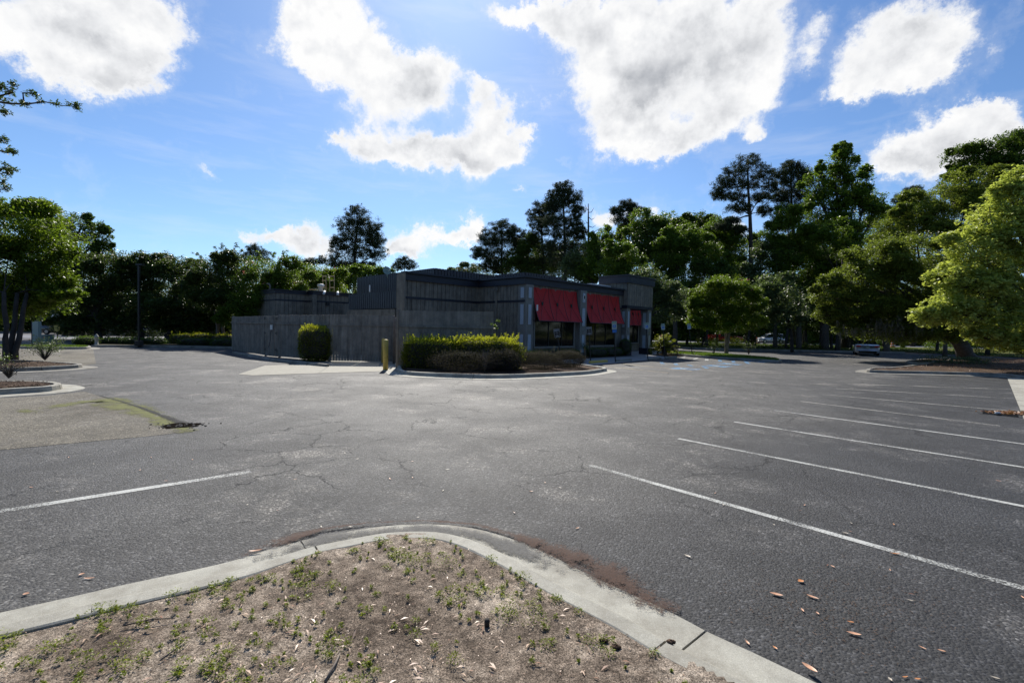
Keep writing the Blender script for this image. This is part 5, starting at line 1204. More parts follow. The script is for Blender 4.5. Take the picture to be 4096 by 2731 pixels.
woodmass('far_wood', 'unseen dark trees behind the viewer, added to dim reflections', [(-60, -32, 70, -32, 0, 12), (-60, -31, 70, -31, 0, 5), (70, -32, 95, 60, 0, 12), (-62, -32, -75, 40, 0, 9)], 'dark', 90, .8)  # out of view; added to darken window reflections and dim ambient on the facades
# understorey at the wood edge by the lot
for k, (u, v, top, ru, leaf, lab) in enumerate(((2830, 1384, 1352, 40, 'olive', 'low scrub behind the crape myrtle island, left part'), (2930, 1386, 1350, 36, 'olive', 'low scrub below the red pickup'), (3140, 1392, 1345, 40, 'dark', 'dark scrub right of the white car'),
        (3240, 1398, 1372, 45, 'olive', 'low olive scrub left of the thickest trunk'), (3517, 1385, 1360, 16, 'bright', 'small bright green bush right of the silver sedan'), (3612, 1392, 1352, 10, 'bright', 'narrow green sapling right of the orange barrel'), (3740, 1400, 1362, 36, 'mid', 'leafy weeds on the verge left of the heavy trunk'), (3835, 1405, 1350, 36, 'bright', 'bright green bush touching the heavy trunk'),
        (3950, 1415, 1378, 60, 'olive', 'weedy scrub right of the heavy trunk'), (4060, 1412, 1352, 60, 'dark', 'dark bush at the far right edge'))):
    p = G(u, v); r_ = ru*p.y/F; h = (P(u, top, p.y).z)/2
    shrub('wild_bush', lab, 'bush', [((p.x, p.y, h), (r_, r_*.6, h), 0, .1)], leaf, .14, 1500, 'wild bushes along the wood edge', False, .25, 0)
for (u, v, r_, lab) in ((3765, 1446, 70, 'low green ground plants at the left of the mulched bed'), (3880, 1452, 70, 'low green ground plants before the heavy trunk')):
    p = G(u, v, .2); shrub('ground_plant', lab, 'plant', [((p.x, p.y, .36), (r_*p.y/F, .6, .22), 0, .1)], 'grey', .09, 900, 'ground plants in the mulched bed', False, .3, 0)
for (u, lab) in ((2855, 'thin leafless shrub left of the crape myrtle stems'), (2995, 'thin leafless shrub right of the crape myrtle stems')):
    p = G(u, 1418, .1); bs = thing('bare_shrub', lab, 'shrub', p, 'twiggy shrubs on the grass island'); m = MB()
    for k in range(16):
        a = random.uniform(0, 6.28); r_ = random.uniform(.1, .5); h = random.uniform(.5, 1.1); m.tube([p, p+Vector((math.cos(a)*r_*.5, math.sin(a)*r_*.5, h*.5)), p+Vector((math.cos(a)*r_, math.sin(a)*r_, h))], [.014, .009, .004], 4, cap=False)
    m.build('stem', M['bark'], bs); q = np.array(p)+R.normal(size=(260, 3))*np.array([.28, .28, .25])+np.array([0, 0, .7]); qmesh('foliage', leaves(q, .08, .5), LM['oak'], R.random(260), bs)

# left: hedge row along the far kerb
for k, (u, v, top, ru, leaf, lab) in enumerate(((330, 1376, 1346, 34, 'dark', 'low spreading juniper left of the fire hydrant'), (440, 1374, 1350, 50, 'dark', 'dark low hedge behind the fire hydrant'), (520, 1376, 1351, 40, 'dark', 'dark low hedge left of the light pole base'), (600, 1376, 1352, 45, 'dark', 'dark low hedge right of the light pole base'),
        (720, 1374, 1335, 40, 'hedge', 'hedge with a lit top just right of the leaning oak'), (800, 1374, 1333, 45, 'hedge', 'lit-topped hedge in the middle of the far left row'), (880, 1376, 1336, 45, 'hedge', 'lit-topped hedge next to the fence corner'), (770, 1379, 1352, 60, 'dark', 'dark front hedge below the lit-topped row'), (890, 1382, 1354, 50, 'dark', 'dark front hedge nearest the fence corner'))):
    p = G(u, v, .13); r_ = ru*p.y/F; h = P(u, top, p.y).z/2
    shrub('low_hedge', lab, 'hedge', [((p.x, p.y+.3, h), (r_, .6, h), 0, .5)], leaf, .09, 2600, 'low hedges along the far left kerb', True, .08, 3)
# twiggy plants in the left islands
def twiggy(u, v, top, ru, lab, leaf, n=420, st=22):
    p = G(u, v, .13); h = P(u, top, p.y).z-.13; r_ = ru*p.y/F; t = thing('twiggy_shrub', lab, 'shrub', p, 'twiggy shrubs in the left islands'); m = MB(); tips = []
    for k in range(st):
        a = random.uniform(0, 6.28); rr = r_*random.uniform(.3, 1); hh_ = h*random.uniform(.5, 1); e = p+Vector((math.cos(a)*rr, math.sin(a)*rr, hh_)); md_ = p.lerp(e, .5)+Vector((0, 0, .08)); m.tube([p, md_, e], [.012, .008, .003], 4, cap=False); tips += [e, md_.lerp(e, .5)]
    m.build('stem', M['barkdark'], t, True); c = np.array(tips)[R.integers(len(tips), size=n)]+R.normal(size=(n, 3))*.09; qmesh('foliage', leaves(c, .06, .5), LM[leaf], R.random(n), t)
twiggy(180, 1440, 1350, 62, 'airy twiggy shrub with small leaves right of the near left trunks', 'grey', 1500, 46)
twiggy(35, 1512, 1440, 60, 'sparse twiggy shrub with a few red leaves in the nearest left island', 'plum', 300, 30)
twiggy(-20, 1500, 1410, 50, 'small reddish shrub cut by the left edge of the view', 'bright', 260)

# ---------------------------------------------------------------- left background
def box_building(name, lab, cat, u0, u1, vt, D, dep, mat, roofmat, parts):
    p0, p1 = P(u0, vt, D), P(u1, vt, D); z = p0.z; t = thing(name, lab, cat, (p0.x, D, 0))
    MB().prism([(p0.x, D), (p1.x, D), (p1.x, D+dep), (p0.x, D+dep)], 0, z).build('wall', M[mat], t)
    MB().prism([(p0.x-.3, D-.3), (p1.x+.3, D-.3), (p1.x+.3, D+dep+.3), (p0.x-.3, D+dep+.3)], z+.003, z+.35).build('roof', M[roofmat], t)
    for (ua, ub, va, vb, mt, nm) in parts:
        a, b = P(ua, va, D-.05), P(ub, vb, D-.05); MB().box(((a.x+b.x)/2, D-.03, (a.z+b.z)/2), (abs(b.x-a.x), .1, abs(a.z-b.z))).build(nm, M[mt], t)
    return t
# drive-through canopy
cd = 50; ct = thing('drive_canopy', 'flat white-edged drive-through canopy seen under the left trees', 'canopy', P(280, 1350, cd)); a, b = P(205, 1262, cd), P(345, 1265, cd)
ct.location = (a.x, cd, 0)
MB().prism([(a.x, cd), (b.x, cd), (b.x, cd+7), (a.x, cd+7)], a.z-.15, a.z+.15).build('roof', M['white'], ct)
MB().prism([(a.x+.1, cd+.1), (b.x-.1, cd+.1), (b.x-.1, cd+6.9), (a.x+.1, cd+6.9)], a.z-.5, a.z-.153).build('soffit', M['black'], ct)
for x in (a.x+.8, b.x-.8): MB().box((x, cd+1, (a.z-.5)/2), (.7, .7, a.z-.5)).build('pillar', M['brick'], ct)
MB().prism([(a.x-6, cd+7.01), (b.x+4, cd+7.01), (b.x+4, cd+12), (a.x-6, cd+12)], 0, a.z-.2).build('wall', M['brick'], ct)
box_building('low_building', 'tan building with bright windows behind the dark live oaks', 'building', 420, 640, 1270, 56, 8, 'tan', 'fascia', [(445, 470, 1300, 1320, 'panel', 'window'), (545, 580, 1298, 1318, 'panel', 'window'), (600, 612, 1296, 1322, 'tanmetal', 'door')])
box_building('low_building', 'brown brick building behind the hedge near the fence corner', 'building', 690, 980, 1285, 58, 8, 'brick', 'fascia', [(740, 800, 1300, 1325, 'black', 'window')])
ps = G(148, 1374); w_ = .62; tpz = P(148, 1285, ps.y).z; pst = thing('pylon_sign', 'narrow pale pylon sign with a dark purple edge beyond the near left trunks', 'sign', ps)
MB().box((ps.x, ps.y, tpz/2), (.42, .25, tpz)).build('sign_panel', M['signw'], pst); MB().box((ps.x-.26, ps.y+.02, tpz/2), (.098, .25, tpz-.05)).build('sign_edge', M['navy'], pst)
p = G(184, 1370); hz = P(184, 1342, p.y).z; ub = thing('utility_box', 'green utility cabinet on the grass beside the pylon sign', 'cabinet', p)
MB().box((p.x, p.y, hz/2), (.66, .6, hz)).build('cabinet_body', M['boxgreen'], ub); MB().box((p.x, p.y, hz+.02), (.72, .66, .04)).build('lid', M['boxgreen'], ub)
for sx in (-.12, .14): MB().box((p.x+sx, p.y-.305, hz*.72), (.09, .01, .07)).build('label_plate', M['orange'], ub)
p = G(386, 1380, .13); hy = thing('fire_hydrant', 'pale fire hydrant at the far left kerb', 'hydrant', p); k_ = .95
MB().lathe([(.15*k_, 0), (.15*k_, .05), (.1*k_, .07), (.1*k_, .5), (.14*k_, .52), (.14*k_, .56), (.11*k_, .62), (.06*k_, .69), (.03*k_, .74), (.005, .75)], p, 14).build('hydrant_body', M['hydrant'], hy, True)
for d in (-1, 1): MB().tube([p+Vector((0, 0, .4)), p+Vector((d*.17, 0, .4))], .05, 8).build('side_outlet', M['hydrant'], hy)
p = G(230, 1360); st_ = thing('road_sign', 'small brownish yellow arrow sign on a post beside the canopy', 'sign', p); MB().tube([p, p+Vector((0, 0, 1.0))], .04, 6).build('post', M['black'], st_)
MB().add([p+Vector((-.28, -.05, 1.25)), p+Vector((.3, -.05, 1.3)), p+Vector((.22, -.05, .85)), p+Vector((0, -.05, .7)), p+Vector((-.2, -.05, .85))], [(0, 1, 2, 3, 4)]).build('sign_plate', M['yellow'], st_)
p = G(367, 1352); MBs = MB(); hz = P(367, 1295, p.y).z; MBs.box((p.x, p.y, hz-.6), (.9, .25, 1.2)); MBs.box((p.x, p.y, (hz-1.2)/2), (.2, .2, hz-1.2)); tag(MBs.build('menu_board', M['barkpale']), 'small dark-framed board by the low hedges under the oaks', 'sign')
p = P(882, 1285, 52); fl_ = MB(); 
s1 = thing('shop_sign', 'small blue and orange sign glimpsed through leaves left of the fence', 'sign', (p.x, p.y, 0)); MB().box(p, (.5, .12, .3)).build('blue_panel', M['blue'], s1); MB().box(p-Vector((-.1, 0, .42)), (.6, .12, .3)).build('orange_panel', M['orange'], s1); MB().box((p.x, p.y+.1, (p.z-.5)/2), (.1, .08, p.z-.4)).build('post', M['black'], s1)
# light pole
p = G(556, 1382, .13); lp = thing('light_pole', 'slim dark lot light pole before the live oaks', 'light pole', p); tpp = P(564, 1062, p.y)
MB().box((p.x, p.y, (tpp.z)/2), (.11, .11, tpp.z)).build('pole', M['black'], lp); MB().lathe([(.25, 0), (.25, .3), (.22, .34)], p, 14).build('pole_base', M['barkdark'], lp)
MB().box((p.x+.1, p.y, tpp.z+.05), (.42, .32, .12)).build('lamp_head', M['black'], lp)

# ---------------------------------------------------------------- vehicles
def vehicle(name, lab, pos, rz, paint_, L, W_, body, cabin, wheel_r, wx, extra=None, cat='car', bed_=None):
    t = thing(name, lab, cat, pos); Mx = Matrix.Rotation(rz, 3, 'Z'); pos = Vector(pos)
    def T(x, y, z): return pos+Mx@Vector((x, y, z))
    def loft(st, sec, mats, nm, par=t, split=None):
        m = MB(); k = None; rings = []
        for s_ in st:
            pts = sec(s_); ring = [T(s_[0], y, z) for y, z in pts]+[T(s_[0], -y, z) for y, z in reversed(pts)]; rings.append(ring)
        k = len(rings[0]); vs = [q for r in rings for q in r]
        for i in range(len(rings)-1):
            for j in range(k):
                m.add([], []); m.f.append([i*k+j, i*k+(j+1) % k, (i+1)*k+(j+1) % k, (i+1)*k+j]); m.m.append(split(i, j, k) if split else 0)
        m.v = [tuple(v) for v in vs]; m.f += [list(range(k)), [(len(rings)-1)*k+j for j in reversed(range(k))]]; m.m += [0, 0]
        return m.build(nm, mats, par, True)
    bo = loft(body, lambda s_: [(s_[3]*.8, s_[1]), (s_[3]*.97, s_[1]+.1), (s_[3], (s_[1]+s_[2])/2), (s_[3]*.97, s_[2]-.1), (s_[3]*.86, s_[2])], [paint_], 'body')
    cb = loft(cabin, lambda s_: [(s_[3], s_[1]), (s_[3]*.985, s_[1]+.05), (s_[4], s_[2]-.05), (s_[4]*.9, s_[2])], [paint_, M['glass']], 'cabin', t,
              lambda i, j, k: 1 if (j in (1, k-3) or (i in (0, len(cabin)-2) and j not in (k-1,))) else 0)
    for (x, sy) in ((wx[0], 1), (wx[0], -1), (wx[1], 1), (wx[1], -1)):
        y = sy*(W_/2-.11); n_ = 20; wm = MB(); vs = []
        for yy, rr in ((-.1, wheel_r*.9), (-.085, wheel_r), (.085, wheel_r), (.1, wheel_r*.9)):
            vs += [T(x+rr*math.cos(6.2832*q/n_), y+yy, wheel_r+rr*math.sin(6.2832*q/n_)) for q in range(n_)]
        wm.add(vs, [(i*n_+q, i*n_+(q+1) % n_, (i+1)*n_+(q+1) % n_, (i+1)*n_+q) for i in range(3) for q in range(n_)]+[tuple(range(n_)), tuple(range(3*n_, 4*n_))])
        wo = wm.build('wheel', M['rubber'], t); rm = MB(); yf = y+sy*.102
        rm.add([T(x+wheel_r*.6*math.cos(6.2832*q/n_), yf, wheel_r+wheel_r*.6*math.sin(6.2832*q/n_)) for q in range(n_)], [tuple(range(n_))]); rm.build('rim', M['chrome'], wo)
    def bx(nm, x, y, z, sz, mt): return MB().box(T(x, y, z), sz, rz).build(nm, M[mt], t)
    if extra: extra(bx, T, t)
    return t
cp = G(3462, 1419); hdg = math.atan2(cp.y, cp.x)+.06
def sed(bx, T, t):
    for sy in (-1, 1): bx('tail_lamp', -2.38, sy*.68, .86, (.12, .34, .13), 'lampred'); bx('wing_mirror', .75, sy*.98, .98, (.12, .18, .12), 'black')
    bx('bumper', -2.4, 0, .34, (.1, 1.3, .2), 'black'); bx('number_plate', -2.43, 0, .76, (.02, .33, .15), 'signw')
    MB().tube([T(-2.4, 0, .93), T(-2.43, 0, .93)], .05, 12).build('badge', M['chrome'], t)
vehicle('parked_sedan', 'silver sedan seen from behind with red tail lamps', cp, hdg, M['silver'], 4.8, 1.84,
        [(-2.4, .34, .92, .76), (-2.3, .24, 1.0, .86), (-1.9, .2, 1.04, .91), (-1.0, .18, 1.0, .92), (.8, .18, .98, .92), (1.6, .2, .92, .9), (2.2, .24, .8, .84), (2.4, .32, .66, .7)],
        [(-1.95, .98, 1.04, .72, .7), (-1.2, .98, 1.42, .78, .6), (-.3, .98, 1.48, .8, .62), (.5, .97, 1.42, .8, .6), (1.35, .92, .98, .76, .72)], .33, (-1.45, 1.4), sed)
sp3 = P(3078, 1371, 80); sp3.z = .08; hd2 = math.pi+.1
def suvx(bx, T, t):
    for sy in (-1, 1): bx('headlight', 2.36, sy*.7, .85, (.1, .3, .14), 'signw'); bx('tail_lamp', -2.36, sy*.75, 1.05, (.1, .16, .3), 'lampred')
    bx('door_marking', .25, .945, .86, (.16, .01, .14), 'brick'); bx('door_marking', -.45, .945, .86, (1.0, .01, .12), 'barkpale')
    bx('door_marking', .25, -.945, .86, (.16, .01, .14), 'brick'); bx('door_marking', -.45, -.945, .86, (1.0, .01, .12), 'barkpale')
vehicle('white_suv', 'white sport utility car on the road behind the trunks', sp3, hd2, M['carwhite'], 4.8, 1.9,
        [(-2.4, .4, 1.0, .82), (-2.25, .3, 1.05, .92), (-1.0, .26, 1.06, .94), (1.0, .26, 1.04, .94), (1.7, .28, 1.0, .93), (2.2, .32, .92, .88), (2.42, .42, .78, .74)],
        [(-2.3, 1.03, 1.5, .84, .72), (-1.9, 1.03, 1.72, .84, .66), (-.5, 1.03, 1.78, .84, .66), (.5, 1.03, 1.68, .84, .66), (1.35, 1.0, 1.06, .82, .76)], .38, (-1.45, 1.45), suvx, 'car')
tp4 = P(2895, 1371, 78); tp4.z = .08
def trk(bx, T, t):
    for sy in (-1, 1): bx('headlight', 2.78, sy*.75, .95, (.1, .3, .18), 'signw')
    m = MB()
    for sy in (-1, 1): m.box(T(-1.9, sy*.92, 1.2), (1.9, .1, .3), 0.0+hd3)
    m.box(T(-2.84, 0, 1.2), (.08, 1.8, .3), hd3); m.build('cargo_bed_wall', M['carred'], t)
hd3 = -.03
vehicle('pickup_truck', 'red pickup truck on the road behind the crape myrtle', tp4, hd3, M['carred'], 5.6, 1.95,
        [(-2.85, .5, 1.05, .86), (-2.7, .42, 1.08, .95), (-.9, .4, 1.1, .97), (1.0, .4, 1.15, .97), (1.3, .4, 1.18, .96), (2.5, .42, 1.12, .94), (2.8, .5, .98, .8)],
        [(-.95, 1.1, 1.5, .9, .78), (-.8, 1.1, 1.85, .9, .74), (0, 1.1, 1.9, .9, .74), (.7, 1.12, 1.84, .9, .74), (1.3, 1.14, 1.2, .88, .8)], .41, (-1.75, 1.85), trk, 'truck')
cp5 = P(262, 1345, 55); cp5.z = .02
vehicle('parked_hatchback', 'dark car with glinting roof in the shade of the canopy', cp5, .1, M['cardark'], 4.4, 1.8,
        [(-2.1, .34, .95, .76), (-1.9, .24, 1.0, .88), (1.0, .2, .96, .9), (2.0, .24, .8, .84), (2.2, .34, .66, .7)],
        [(-1.9, .98, 1.2, .78, .68), (-1.4, .98, 1.45, .78, .6), (.2, .98, 1.47, .8, .6), (1.2, .94, 1.0, .76, .7)], .32, (-1.35, 1.35), None)
def barrel(u, v, D, lab):
    p = P(u, v, D); p.z = .08; t = thing('traffic_barrel', lab, 'barrel', p, 'orange and white traffic barrels'); zs = [0, .22, .4, .58, .76, .94]; rs_ = [.3, .29, .27, .25, .235, .22]
    for i in range(5): MB().lathe([(rs_[i], zs[i]+.04), (rs_[i]-.005, zs[i+1]+.036)], p, 16).build('stripe', M['orange' if i % 2 == 0 else 'white'], t)
    MB().lathe([(.36, 0), (.36, .04), (.3, .06)], p, 16).build('base', M['rubber'], t); MB().lathe([(.2, .98), (.17, 1.03), (.05, 1.04)], p, 12).build('handle', M['orange'], t)
barrel(3572, 1383, 72, 'orange and white barrel right of the silver sedan'); barrel(3024, 1371, 77, 'orange and white barrel touching the front of the white car'); barrel(2648, 1360, 80, 'orange and white barrel showing behind the sago palm')
# ---------------------------------------------------------------- litter and weeds
FBn = [(p[0], p[1]) for p in FB]
def sample_bed(n, ok=None):
    out_ = []
    while len(out_) < n:
        x = R.uniform(-5.5, 4.5, 4000); y = R.uniform(.9, 4.2, 4000); k = inpoly(x, y, FBn)
        for a, b in zip(x[k], y[k]):
            if ok is None or R.random() < ok(a, b): out_.append((a, b))
    return np.array(out_[:n])
ztop = .135
def bedz(x, y): return .143+.02*np.exp(-(x**2+(y-1.0)**2)/1.3**2)+.002
# weeds: small upright sprouts and spreading tufts
patches = [(G(u, v, .13), r) for u, v, r in ((430, 2600, .3), (250, 2640, .3), (560, 2560, .22), (1030, 2700, .22), (700, 2500, .16), (830, 2480, .16), (1140, 2310, .12), (1580, 2230, .12), (1900, 2410, .16), (2180, 2530, .16), (2130, 2370, .14), (100, 2700, .3), (1250, 2720, .2), (1650, 2590, .14), (2040, 2340, .2), (30, 2660, .25), (1200, 2290, .15))]
def wd(x, y):
    f_ = .20+.25*(x < -.3); 
    for p, r in patches: f_ += 1.1*math.exp(-((x-p.x)**2+(y-p.y)**2)/(r*1.5)**2)
    return min(1, f_*.8)
ws_ = sample_bed(680, wd); V_ = []; T_ = []; Dn = []
edge_pts = [inner[int(i)] for i in R.integers(20, len(inner)-20, 46)]
ws_ = np.concatenate([ws_, np.array([(p.x+R.normal()*.02, p.y-abs(R.normal())*.02) for p in edge_pts])])
for (x, y) in ws_:
    big = R.random(); h = R.uniform(.011, .034)*(1.7 if big > .9 else 1); wdt = h*R.uniform(.4, .8) if big < .6 else h*R.uniform(1.2, 2.4)
    n_ = int(10+h*500+wdt*700); s_ = R.random(n_); z_ = bedz(x, y)
    a = R.uniform(0, 6.283, n_); r_ = wdt*(R.random(n_)**.6)*(1.1-s_*.5)
    V_.append(np.stack([x+np.cos(a)*r_, y+np.sin(a)*r_, z_+h*s_], 1)); Dn.append(np.stack([np.cos(a), np.sin(a), .4+R.random(n_)], 1)); T_.append(np.clip(s_*.6+R.random(n_)*.4, 0, 1))
V_ = np.concatenate(V_); Dn = np.concatenate(Dn); T_ = np.concatenate(T_)
tag(qmesh('weeds', leaves(V_, .014, .45, .5, Dn), LM['weed'], T_), 'small green weed sprouts scattered over the sandy bed', 'weeds', None, 'stuff')
# fine debris: bark bits, pebbles, dry leaf scraps
def litter(n, size, mat, asp, name, lab, ok=None, lift=.004, pts=None):
    p = sample_bed(n, ok) if pts is None else pts
    c = np.stack([p[:, 0], p[:, 1], (bedz(p[:, 0], p[:, 1]) if pts is None else p[:, 2])+lift], 1); o = leaves(c, size, asp, 3.0); return tag(qmesh(name, o, mat, R.random(len(c))), lab, 'leaf litter', None, 'stuff')
litter(5200, .014, LM['litterd'], .35, 'bark_debris', 'dark bark crumbs and twigs over the sandy bed', lambda x, y: .25+.75*(math.sin(x*3.1+1)*math.sin(y*4.3+x)>-.1))
litter(2000, .012, LM['litter'], .4, 'leaf_scraps', 'pale scraps of dry leaf over the sandy bed', lambda x, y: .2+.8*math.exp(-((x+.9)**2+(y-1.7)**2)/1.2))
litter(600, .045, LM['litter'], .22, 'leaf_litter', 'slender dry tan leaves strewn over the sandy bed', lambda x, y: .1+.9*math.exp(-((x+.9)**2+(y-1.6)**2)/.8)-.06, .008)
# mulch chips on the other islands
def chips(poly, n, z, name, lab, mat='litterd', size=.06, asp=.3):
    xs = [p[0] for p in poly]; ys = [p[1] for p in poly]; o = np.zeros((0, 2))
    while len(o) < n:
        x = R.uniform(min(xs), max(xs), 8000); y = R.uniform(min(ys), max(ys), 8000); k = inpoly(x, y, poly); o = np.concatenate([o, np.stack([x[k], y[k]], 1)])
    o = o[:n]; cx = sum(xs)/len(xs); cy = sum(ys)/len(ys)
    c = np.stack([o[:, 0], o[:, 1], np.full(n, z)+.04*np.exp(-((o[:, 0]-cx)**2+(o[:, 1]-cy)**2)/6.25)+R.random(n)*.02], 1)
    tag(qmesh(name, leaves(c, size, asp, 1.2), LM[mat], R.random(n)), lab, 'mulch', None, 'stuff')
chips(isl1, 2600, .13, 'bark_chips', 'bark chips in the hedge island', size=.05); chips(isl2, 2600, .13, 'bark_chips', 'bark chips in the nearest left island', size=.05); chips(isl3, 2000, .13, 'bark_chips', 'bark chips under the near left crape myrtle', size=.06)
chips(isl6, 3500, .19, 'leaf_mulch', 'brown leaf mulch under the oak', 'leafor', .07)
def blades(poly, n, z, lab, h=.05, lf='bright'):
    xs = [p[0] for p in poly]; ys = [p[1] for p in poly]; o = np.zeros((0, 2))
    while len(o) < n:
        x = R.uniform(min(xs), max(xs), 8000); y = R.uniform(min(ys), max(ys), 8000); k = inpoly(x, y, poly); o = np.concatenate([o, np.stack([x[k], y[k]], 1)])
    o = o[:n]; c = np.stack([o[:, 0], o[:, 1], np.full(n, z)+h/2], 1); d = R.normal(size=(n, 3))*.4; d[:, 2] = 1
    tag(qmesh('lawn_grass', leaves(c, h*1.6, .2, 0, d), LM[lf], R.random(n)), lab, 'grass', None, 'stuff')
blades(isl5, 12000, .13, 'mown grass on the crape myrtle island', .08); blades(isl4, 6000, .13, 'mown grass on the small island beyond the left lot', .07)
vx = [(G(u, v)[0], G(u, v)[1]) for u, v in ((2650, 1387), (3100, 1397), (3600, 1407), (4200, 1436))]+[(60, 76), (8, 76)]
blades(vx, 26000, .06, 'rough grass on the road verge', .16, 'oak')
# leaves on the asphalt, each its own object
def leaf_obj(u, v, L, wd_, yaw, mat, lab, grp, z0=.006, name='fallen_leaf', curl=.25):
    z = z0; p = G(u, v, z); m = MB(); n_ = 9; vs = []
    for i in range(n_):
        s_ = i/(n_-1)-.5; w = wd_*math.cos(s_*math.pi)**.8*.5+.0004
        up_ = curl*L*(s_*2)**2*.35
        for sd_ in (-1, 0, 1): vs.append(p+Matrix.Rotation(yaw, 3, 'Z')@Vector((s_*L, sd_*w, up_+abs(sd_)*w*.45+.002)))
    m.add(vs, [(i*3+k, i*3+k+1, (i+1)*3+k+1, (i+1)*3+k) for i in range(n_-1) for k in range(2)])
    o = m.build(name, mat, None, True); return tag(o, lab, 'leaf', grp)
def lmat(n, c): return simple(n, c, .45, .2, 30, .05)
ML = [lmat('tan_dry_leaf', (.62, .34, .2)), lmat('orange_dry_leaf', (.62, .26, .09)), lmat('pale_dry_leaf', (.5, .43, .33)), lmat('brown_dry_leaf', (.2, .09, .05))]
big_ = [((3105, 2378), .085, .03, -.45, 0, 'large tan leaf on the asphalt, left one of the pair right of the gutter corner'), ((3250, 2388), .075, .022, -.8, 0, 'narrow tan leaf on the asphalt, right one of the pair right of the gutter corner'),
        ((3203, 2325), .05, .036, .3, 1, 'folded orange leaf on the asphalt just above the tan pair'), ((3415, 2535), .08, .025, -.4, 0, 'long tan leaf on the asphalt near the lower right'), ((3238, 2672), .085, .03, -1.1, 0, 'leaf lying across the gutter edge at the bottom'),
        ((3580, 2214), .08, .014, -.2, 1, 'narrow orange leaf lying on the first white stall line'), ((3382, 2132), .05, .02, -.4, 2, 'pale leaf beside the first white stall line'), ((2750, 2224), .06, .02, -.9, 2, 'pale leaf on the asphalt above the gutter silt'),
        ((1402, 2107), .045, .026, .1, 2, 'white curled leaf at the top of the kerb curve'), ((1023, 2203), .10, .02, .35, 0, 'long tan leaf in the gutter left of the kerb joint'), ((357, 2313), .075, .014, .15, 0, 'pinkish narrow leaf on the asphalt, lower left'), ((327, 2297), .035, .025, .9, 0, 'small curled leaf just above the pinkish narrow one'), ((104, 2376), .035, .028, .4, 0, 'small orange leaf nearest the lower left corner')]
for (uv, L, wd_, yaw, mi, lab) in big_: leaf_obj(*uv, L, wd_, yaw, ML[mi], lab, 'dry leaves on the asphalt', .028 if 'gutter' in lab and 'above' not in lab and 'pair' not in lab else .006)
small = [(2860, 1972), (2893, 2019), (3095, 2098), (3201, 2041), (3218, 2020), (3405, 2092), (3402, 2125), (3575, 2097), (3510, 1936), (2310, 2112), (2125, 1965), (2180, 1930), (2240, 1950), (1650, 1910), (1560, 1915), (1180, 1917), (1380, 1812), (1365, 1815), (1430, 1835), (1650, 1845), (1790, 1878), (1870, 1850), (275, 1829), (375, 1855), (605, 1829), (770, 1838), (230, 1966), (125, 1949), (665, 1923), (990, 2018), (1110, 2041), (1285, 2106), (1672, 2069), (1772, 1962), (2057, 2050), (3210, 2440), (3402, 2487), (3766, 2602), (3690, 2590), (3560, 2716), (3670, 2715), (3620, 2707), (3980, 2710), (4090, 2388), (3645, 2375), (3640, 2400), (3270, 2452), (3100, 2590), (4030, 1922), (3994, 1923), (3330, 2265), (3310, 2260), (3560, 2279), (2990, 2570), (1520, 2080), (560, 1880)]
k0 = None
for i, (u, v) in enumerate(small):
    leaf_obj(u, v, random.uniform(.025, .05)*(1 if v > 2000 else 1.35), random.uniform(.007, .014), random.uniform(-1, 1)*1.6, ML[random.choice((0, 0, 1, 2, 2, 3))], 'small dry curled leaf lying alone on open asphalt', 'small dry leaves on the asphalt')
for i, (u, v, L) in enumerate(((2665, 2560, .09), (2700, 2550, .06))):
    pass
# grit, twigs on the asphalt (uncountable)
pts_ = []
for _ in range(900):
    u = R.normal(3350, 250); v = R.normal(2420, 110); 
    if u < 4150 and v > 2200 and not inpoly(np.array([G(u, v).x]), np.array([G(u, v).y]), FBn)[0] and (v < 2300+(u-2600)*.72): pts_.append((*G(u, v)[:2], .004))
for _ in range(700):
    u = R.uniform(0, 4096); v = 1560+R.random()**1.5*900; p = G(u, v)
    if v < 2050 or u > 2900: pts_.append((p.x, p.y, .004))
litter(0, .02, LM['litterd'], .25, 'ground_debris', 'tiny twigs and grit scattered over the asphalt', pts=np.array(pts_))
# twigs on the bed
for i, (a, b, r_, lab) in enumerate((((490, 2502), (700, 2472), .004, 'long thin dark twig on the bed, left of centre'), ((1300, 2725), (1360, 2610), .007, 'brown stick with peeled end at the bottom edge of the bed'), ((640, 2640), (760, 2560), .004, 'pale twig leaning on weeds at the lower left'))):
    pa, pb_ = G(*a, .15), G(*b, .15); tag(MB().tube([pa, pa.lerp(pb_, .5)+Vector((.01, .01, .012)), pb_], [r_, r_*.8, r_*.5], 6).build('twig', M['barkpale' if i else 'barkdark'], None, True), lab, 'twig')
stp = G(1948, 2488, .16); tag(MB().lathe([(.014, -.03), (.016, .012), (.012, .02), (.002, .022)], stp, 10).build('cut_stub', M['barkdark'], None, True), 'small cut woody stub standing in the sandy bed', 'stump')
for (u, v, lab) in ((2415, 2560, 'larger dark clod of earth near the right kerb'), (2465, 2585, 'smaller dark clod of earth near the right kerb'), (2683, 2565, 'clod of earth stuck in the kerb joint')):
    c = G(u, v, .15); m = MB(); vs = []; n_ = 8
    for a_ in range(6):
        for b_2 in range(n_): th = math.pi*(a_+.5)/6; ph = 6.283*b_2/n_; rr = .018*random.uniform(.5, 1.4); vs.append(c+Vector((rr*1.3*math.sin(th)*math.cos(ph), rr*math.sin(th)*math.sin(ph), rr*.6*math.cos(th))))
    m.add(vs, [(i*n_+k, i*n_+(k+1) % n_, (i+1)*n_+(k+1) % n_, (i+1)*n_+k) for i in range(5) for k in range(n_)]+[tuple(range(n_)), tuple(range(5*n_, 6*n_))]); tag(m.build('earth_clod', M['mulch'], None, True), lab, 'clod', 'clods of earth')
